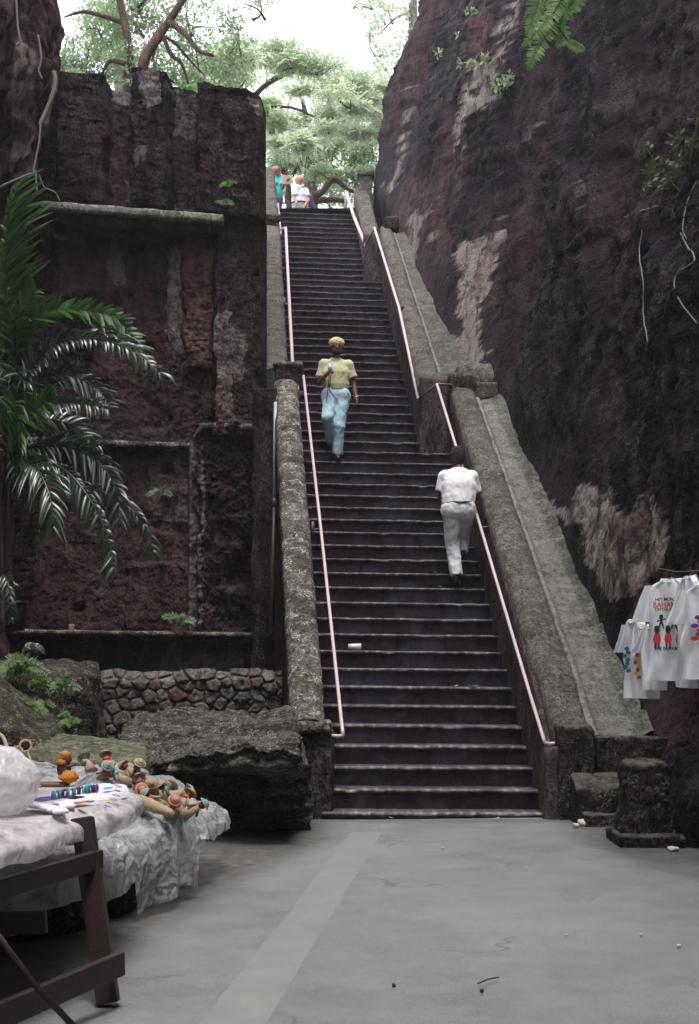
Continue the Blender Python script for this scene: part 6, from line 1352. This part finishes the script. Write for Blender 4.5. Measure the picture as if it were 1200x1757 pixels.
# straw dolls, one built then copied
def dup(root, loc, rot, label, mats=None):
    r_ = root.copy(); COL.objects.link(r_); r_.location = loc; r_.rotation_euler = rot; r_['label'] = label
    for ch in list(root.children):
        q = ch.copy(); COL.objects.link(q); q.parent = r_
        if mats and ch.name.split('.')[0] in mats: q.data = ch.data.copy(); q.data.materials[0] = mats[ch.name.split('.')[0]]
        for gch in list(ch.children): g2 = gch.copy(); COL.objects.link(g2); g2.parent = q
    return r_
sdl = empty('straw_doll', (0, 0, 0), 'x', 'doll', 'straw dolls heaped on the plastic sheet')
mb = MB(); add_cone(mb, (0, 0, 0), (0, 0, .12), .045, .018, 14); mb.build('skirt', straw, sdl); ball('head', (0, 0, .145), .024, brown, sdl, rough=.05)
mb = MB(); add_cone(mb, (0, 0, .158), (0, 0, .164), .046, .040, 16); add_cone(mb, (0, 0, .16), (0, 0, .185), .024, .020, 14); mb.build('hat', straw, sdl)
mb = MB(); tt = np.linspace(0, 2 * np.pi, 17); add_tube(mb, np.stack([.025 * np.cos(tt), .025 * np.sin(tt), .168 + 0 * tt], -1), .008, 6); mb.build('ribbon', red, sdl)
mb = MB(); add_tube(mb, [(-.055, 0, .075), (-.02, -.01, .11), (.02, -.01, .11), (.05, 0, .065)], .009, 6); mb.build('arms', straw, sdl)
ball('scarf', (0, -.012, .115), .02, turq, sdl, (1.3, 1, .8), .3)
dl = [(158,1330,9.3,.70,red,red,'dark-haired doll with red cluster, leftmost of the straw dolls'),(188,1330,9.25,.66,red,red,'straw doll with bright red head cloth beside the leftmost'),(212,1328,9.25,.66,turq,turq,'straw doll with turquoise scarf at the back of the heap'),
      (228,1330,9.3,.62,straw,straw2,'plain tan straw doll standing tilted at the top of the heap'),(243,1328,9.25,.62,straw,straw,'thin tan straw doll poking up behind the turquoise ruffle'),(246,1345,9.1,.6,turq,turq,'straw doll with the biggest turquoise ruffle'),
      (236,1358,8.95,.6,red,straw,'straw doll with red bow near the printed cloth'),(262,1352,9.0,.6,straw,red,'doll with tan hat and red beads in the middle of the heap'),(272,1365,9.1,.58,red,straw2,'tilted doll with dark red body right of the middle'),
      (288,1362,9.0,.58,turq,turq,'straw doll wrapped with a blue-turquoise ribbon'),(300,1372,8.9,.56,straw,turq,'straw doll with wide tan hat near the right end of the heap'),(268,1386,8.7,.54,red,red,'straw doll with red rosette lying in front'),
      (176,1338,9.1,.66,turq,red,'small doll in turquoise and red tucked between the leftmost two'),(222,1346,9.15,.62,red,turq,'doll with crimson scarf behind the printed cloth'),(256,1338,9.3,.6,straw,turq,'tan doll with turquoise collar beside the big ruffle'),(282,1378,8.8,.56,turq,red,'doll half buried under the wide hat'),(248,1366,9.0,.58,turq,straw2,'brown-armed doll lying across the middle of the heap'),(302,1384,8.7,.54,straw,red,'little tan doll with a red collar near the right end'),
      (292,1388,8.6,.54,red,red,'second red-rosette doll lying at the front edge'),(312,1392,8.6,.52,turq,red,'rightmost straw doll, turquoise and red, at the edge of the sheet')]
rr_ = random.Random(8)
for i, (x, y, d, z_, m1, m2, lab) in enumerate(dl):
    loc = P(x, y, d); dz = ztr(loc[0], loc[1]); loc[2] = max(loc[2] - .03, float(dz) + .015)
    rot = (rr_.uniform(.5, 1.5) * rr_.choice((-1, 1)), rr_.uniform(-.9, .9), rr_.uniform(0, 6.2))
    mt = {'ribbon': m1, 'scarf': m2, 'arms': rr_.choice((straw, straw2))}
    if i == 0:
        sdl.location = loc; sdl.rotation_euler = rot; sdl['label'] = lab; q = sdl
    else: q = dup(sdl, loc, rot, lab, mt)
    q.scale = (1.0,) * 3
# big straw cone lying in front
sc_ = empty('straw_figure', tuple(P(265, 1385, 8.5)), 'large tan woven straw figure lying across the front of the doll heap', 'straw figure'); a = P(222, 1372, 8.75); b = P(296, 1396, 8.35)
V, F, T = tube_vf(smooth_path([a, (a * .6 + b * .4) + [0, 0, .008], b], 8), np.interp(np.linspace(0, 1, 17), [0, .1, .55, .9, 1], [.02, .048, .042, .026, .018]), 18)
V = V + .006 * np.stack([fbm(V * 40 + k, 2, 70 + k) for k in range(3)], -1); mb = MB(); mb.add(V, F); mb.F.setdefault(3, []).append(T); mb.build('woven_body', straw, sc_)
for k in range(5):
    mb = MB(); q = a + np.array([0, 0, .01 * (k - 2)]); add_tube(mb, smooth_path([q, q + [-.04, -.01, .012 * (k - 2)], q + [-.075, -.03, .02 * (k - 2) + .0]], 4), [.009] * 8 + [.005], 6); mb.build('fringe', flat_mat('pink_straw', (.55, .30, .24), .7), sc_)
# printed round white cloth on the table
pc = empty('printed_cloth', tuple(onT(180, 1352)), 'white printed cloth with turquoise and yellow patches spread on the table corner', 'cloth')
c = onT(168, 1356, .835); a_ = np.linspace(0, 2 * np.pi, 60, endpoint=False); rows = []
for r_ in np.linspace(.03, 1, 12):
    x = c[0] + (.155 * r_) * np.cos(a_); y = c[1] + (.36 * r_) * np.sin(a_); rows.append(np.stack([x, y, .838 + .014 * fbm(np.stack([x * 12, y * 6, x * 0], -1), 3, 77) - .035 * (r_ > .93) * (x > c[0])], -1))
G = np.swapaxes(np.array(rows), 0, 1); mesh_obj('cloth_sheet', G.reshape(-1, 3), grid_faces(60, 12, 0, True), wht, pc)
for nm, q, rx, ry, mt in (('printed_patch', onT(186, 1352, .855), .024, .07, turq), ('printed_patch', onT(152, 1347, .855), .018, .05, turq), ('printed_patch', onT(190, 1372, .852), .020, .06, flat_mat('yellow_print', (.62, .52, .12), .8))):
    mb = MB(); add_sphere(mb, q, 1, 14, 8, (rx, ry, .004)); mb.build(nm, mt, pc)
ink = flat_mat('violet_ink', (.12, .08, .30), .8)
def text(s_, size, mat, parent, mtx, name='lettering'):
    cu = bpy.data.curves.new(name, 'FONT'); cu.body = s_; cu.size = size; cu.align_x = 'CENTER'; cu.extrude = .0008; cu.materials.append(mat); cu.offset = size * .02
    tmp = bpy.data.objects.new('tmp_text', cu); COL.objects.link(tmp); bpy.context.view_layer.update()
    me = bpy.data.meshes.new_from_object(tmp.evaluated_get(bpy.context.evaluated_depsgraph_get())); bpy.data.objects.remove(tmp); bpy.data.curves.remove(cu)
    if not me.materials: me.materials.append(mat)
    o = bpy.data.objects.new(name, me); COL.objects.link(o); o.parent = parent; o.matrix_local = mtx; return o
from mathutils import Matrix
def frame(o_, xa, ya, parent):
    xa = Vector(xa).normalized(); ya = Vector(ya); ya = (ya - xa * ya.dot(xa)).normalized(); za = xa.cross(ya); m = Matrix((xa, ya, za)).transposed().to_4x4(); m.translation = Vector(o_) - parent_world(parent); return m
for ch, px_, py_ in zip('FTOOMEN', (196, 200, 205, 209, 211, 213, 213), (1385, 1380, 1373, 1366, 1358, 1350, 1343)):
    text(ch, .05, ink, pc, frame(onT(px_ - 4, py_, .862), (.25, 1, 0), (-1, .25, .2), pc))
# row of wristbands
wb = empty('wristband', (0, 0, 0), 'woven wristband in dark blue and green in the row on the table', 'wristband', 'woven wristbands in a row')
mb = MB(); tt = np.linspace(0, 2 * np.pi, 19); add_tube(mb, np.stack([0 * tt, 1.5 * .020 * np.cos(tt), .018 + .018 * np.sin(tt)], -1), .006, 6); mb.build('band', ink, wb)
bm = [ink, turq, flat_mat('green_thread', (.06, .22, .12), .8), ink, flat_mat('black_thread', (.02, .02, .04), .8)]
for i in range(16):
    t = i / 15; loc = onT(92 + 74 * t, 1371 - 12 * t, .84); lab = 'woven wristband in dark blue and green in the row on the table'
    if i == 0: wb.location = loc
    else: dup(wb, loc, (0, 0, rr_.uniform(-.3, .3)), lab, {'band': bm[i % 5]})
mb = MB(); 
for k in range(3): add_tube(mb, smooth_path([onT(56 + 4 * k, 1372 + k, .835), onT(75, 1368 + 3 * k, .845), onT(100, 1368 + k, .84)], 5), .004, 5)
tag(mb.build('cord_bundle', ink), 'bundle of dark violet cords at the left end of the wristband row', 'cord')
fc = hexa('folded_cloth', boxC(-.035, .035, -.10, .10, 0, .018), wht, None, cell=.012, rnd=.008, amp=.004, freq=20)
tag(fc, 'x', 'cloth', 'white folded cloths in front of the wristbands')
for i, (x, y, a, l) in enumerate([(72, 1388, .7, 'leftmost white folded cloth beside the bag'), (86, 1390, .5, 'second white folded cloth from the bag'), (100, 1393, .35, 'third white folded cloth, nearest the table edge'), (114, 1384, .25, 'fourth white folded cloth from the bag'), (128, 1379, -.6, 'white folded cloth with crisp corner nearest the wristbands')]):
    loc = onT(x, y, .832)
    q = fc if i == 0 else fc.copy()
    if i: COL.objects.link(q)
    q.location = loc; q.rotation_euler = (0, 0, a); q['label'] = l
tag(hexa('white_card', boxC(-1.52, -1.36, 7.35, 7.6, .52, .535), wht, None, cell=.03, rnd=.004, amp=.006), 'pale flat card lying on the plastic behind the table leg', 'card')
tag(hexa('orange_card', boxC(-.02, .02, -.02, .02, 0, .006), orange, None, cell=.01, rnd=.002, amp=0), 'tiny orange scrap at the right end of the wristband row', 'scrap'); bpy.data.objects['orange_card'].location = onT(141, 1382, .84)

# ------------------------------------------------------------------ T-shirts hanging beside the right cliff
wt = cloth_mat('white_cotton', (.82, .86, .88), .04)
def hang_shirt(label, px_, ytop, ybot, d, yaw, W=.29, seed=0, print_=None, slv=.24):
    top = P(px_, ytop, d); H_ = (ybot - ytop) / FP * d; r_ = empty('hanging_shirt', tuple(top), label, 'T-shirt', 'souvenir T-shirts hung beside the cliff')
    R_ = np.array([math.cos(yaw), math.sin(yaw), 0]); N_ = np.array([math.sin(yaw), -math.cos(yaw), 0])
    def tubeshape(name, prof, th0=0, bulge=.03, parent=None):
        rows = []
        for (cx, v, a) in prof:
            th = np.linspace(0, 2 * np.pi, 56, endpoint=False); ex = np.sign(np.cos(th)) * np.abs(np.cos(th)) ** .7; ey = np.sin(th)
            fold = .024 * np.sin(ex * 7 + seed + 3 * v + 1.5 * np.sin(v * 5 + seed)) * min(1, v * 2.0) + .026 * fbm(np.stack([ex * 5, th * 0 + v * 2, th * 0 + seed], -1), 3, seed)
            X = cx + a * ex; Y = -bulge * ey + fold * min(1, a / .1)
            rows.append(top + R_ * X[:, None] + N_ * (-Y)[:, None] + np.array([0, 0, -v * H_]))
        G = np.swapaxes(np.array(rows), 0, 1); return mesh_obj(name, G.reshape(-1, 3), grid_faces(56, len(prof), 0, True), wt, parent or r_)
    prof = [(0, .0, .085), (0, .012, .10)] + [(0, .012 + .05 * t, .10 + (W * .86 - .10) * t) for t in np.linspace(.1, 1, 8)] + [(0, v, W * (.90 + .12 * v)) for v in np.linspace(.08, 1, 26)]
    body = tubeshape('shirt_body', prof)
    for sg in (-1, 1):
        tubeshape('sleeve', [(sg * (W * .78 + .02 * t + .055 * t), .055 + .36 * t, .055 + .050 * t) for t in np.linspace(0, 1, 14)], bulge=.025)
    mb = MB(); hk = top + [0, 0, .0]; add_tube(mb, [hk + R_ * -W * .7 + [0, 0, -.045], hk + [0, 0, .012], hk + R_ * W * .7 + [0, 0, -.045]], .005, 5); add_tube(mb, smooth_path([hk + [0, 0, .01], hk + [0, 0, .04], hk + R_ * .02 + [0, 0, .055]], 4), .003, 5)
    mb.build('hanger', M['rail_dark'], r_)
    mb = MB(); add_tube(mb, np.stack([top[k] + R_[k] * .085 * np.cos(tt) + N_[k] * .030 * np.sin(tt) + (0 if k < 2 else -.02 * (np.sin(tt) > 0) * np.sin(tt)) for k in range(3)], -1), .008, 6); mb.build('collar', wt, r_)
    if print_: print_(r_, body, top, R_, N_, H_, W)
    return r_
ink_k = flat_mat('black_ink', (.03, .03, .035), .8); ink_y = flat_mat('yellow_ink', (.70, .50, .05), .8); ink_b = flat_mat('teal_ink', (.04, .16, .20), .8); ink_p = flat_mat('purple_ink', (.16, .05, .35), .8); ink_r = flat_mat('red_ink', (.60, .04, .04), .8)
def decal(parent, mat, pts, off, top, R_, N_, name='print'):
    V = np.array([top + R_ * x + N_ * (off) + np.array([0, 0, -y]) for x, y in pts]); n = len(V)
    V2 = V - N_ * .004
    return mesh_obj(name, np.concatenate([V, V2]), [np.array([list(range(n))]), np.array([list(range(n, 2 * n))[::-1]])], mat, parent, False)
def circ(x, y, rx, ry, n=12): return [(x + rx * math.cos(a), y + ry * math.sin(a)) for a in np.arange(n) / n * 2 * np.pi]
def print1(r_, body, top, R_, N_, H_, W):
    o = .060
    dc0 = decal
    def decal_(p_, m_, pts, off, t_, R2, N2): return dc0(p_, m_, [(x * .88 - .01, (y - .25) * 1.35 + .245 if y > .25 else y) for x, y in pts], off, t_, R2, N2)
    T_ = lambda s_, x, y, sz, m: text(s_, sz, m, body, frame(top + R_ * x + N_ * o + np.array([0, 0, -y]), R_, (0, 0, 1), body))
    T_('HEY MON, YO', .01, .155, .034, ink_k); T_('BAHAMAS', .01, .200, .056, ink_r); T_('ON THE ISLAND', .01, .226, .030, ink_k); T_('THE BAHAMAS', .01, .505, .036, ink_k)
    decal(body, ink_y, [(-.11, .203), (.13, .203), (.13, .209), (-.11, .209)], o, top, R_, N_)
    for x in (-.045, .075):   # two small dancers
        decal_(body, ink_k, circ(x, .268, .018, .015), o, top, R_, N_); decal_(body, ink_k, [(x-.006,.28),(x+.006,.28),(x+.03,.33),(x+.02,.33),(x,.30),(x-.02,.33),(x-.03,.33)], o, top, R_, N_)
        decal_(body, ink_k, [(x-.04,.285),(x+.04,.275),(x+.04,.282),(x-.04,.292)], o + .001, top, R_, N_)
    for x, hm in ((-.085, ink_k), (.02, ink_k), (.125, ink_y)):   # three larger ones in red
        decal_(body, ink_k, circ(x, .335, .024, .022), o, top, R_, N_); decal_(body, hm, circ(x, .322, .022, .010), o + .002, top, R_, N_)
        decal_(body, ink_r, [(x-.022,.355),(x+.022,.355),(x+.036,.385),(x+.026,.405),(x-.026,.405),(x-.036,.385)], o + .001, top, R_, N_)
        decal_(body, ink_k, [(x-.024,.403),(x-.008,.403),(x-.010,.435),(x-.002,.437),(x-.020,.437)], o, top, R_, N_); decal_(body, ink_k, [(x+.008,.403),(x+.024,.403),(x+.022,.432),(x+.032,.436),(x+.012,.436)], o, top, R_, N_)
def print2(m1, m2):
    def f(r_, body, top, R_, N_, H_, W):
        [decal(body, (m1, m2)[i % 2], circ(-.02 + .03 * math.sin(i * 2.3), .22 + .028 * i, .035 + .012 * math.sin(i * 3.1), .016, 7), .064, top, R_, N_) for i in range(7)]
    return f
Y_ = math.radians
hang_shirt('large white T-shirt facing the stairs, printed with red dancing figures and black lettering', 1153, 994, 1168, 9.9, -Y_(46), .215, 1, print1)
hang_shirt('white T-shirt hung edge-on just right of the dancing-figures shirt', 1184, 989, 1180, 9.6, -Y_(84), .17, 2)
hang_shirt('white T-shirt with purple and red print cut by the right picture edge', 1213, 1003, 1166, 9.3, -Y_(50), .21, 3, print2(ink_p, ink_r))
hang_shirt('lowest left white T-shirt with a small teal print on the chest', 1090, 1064, 1198, 10.7, -Y_(70), .15, 4, print2(ink_b, ink_b))
hang_shirt('white T-shirt with a narrow column of red and yellow print, second from the left', 1109, 1074, 1198, 10.5, -Y_(76), .15, 5, print2(ink_r, ink_y))
hang_shirt('white T-shirt tucked behind the left sleeve of the dancing-figures shirt', 1122, 1074, 1184, 10.3, -Y_(72), .14, 6)
mb = MB(); add_tube(mb, smooth_path([P(1088, 1050, 10.9), P(1098, 1056, 10.6), P(1125, 1060, 10.2), P(1150, 1062, 10.0)], 4), .0022, 5); tag(mb.build('clothes_line', M['root']), 'thin cord holding the three lower T-shirts', 'cord')
mb = MB(); add_tube(mb, smooth_path([P(1130, 975, 10.3), P(1158, 980, 9.9), P(1184, 980, 9.5), P(1240, 976, 9.0)], 4), .0022, 5); tag(mb.build('clothes_line', M['root']), 'thin cord holding the upper T-shirts', 'cord')

# ------------------------------------------------------------------ air
hz = bpy.data.materials.new('thin_haze'); hz.use_nodes = True; hz.node_tree.nodes.clear()
pv = hz.node_tree.nodes.new('ShaderNodeVolumePrincipled'); pv.inputs['Color'].default_value = (.93, .95, .93, 1); pv.inputs['Density'].default_value = .0012; pv.inputs['Anisotropy'].default_value = .35
ho = hz.node_tree.nodes.new('ShaderNodeOutputMaterial'); hz.node_tree.links.new(pv.outputs[0], ho.inputs['Volume'])
mb = MB(); add_box(mb, -70, 70, -45, 115, -1.5, 33); h_ = mb.build('haze', hz, smooth=False); h_['kind'] = 'stuff'
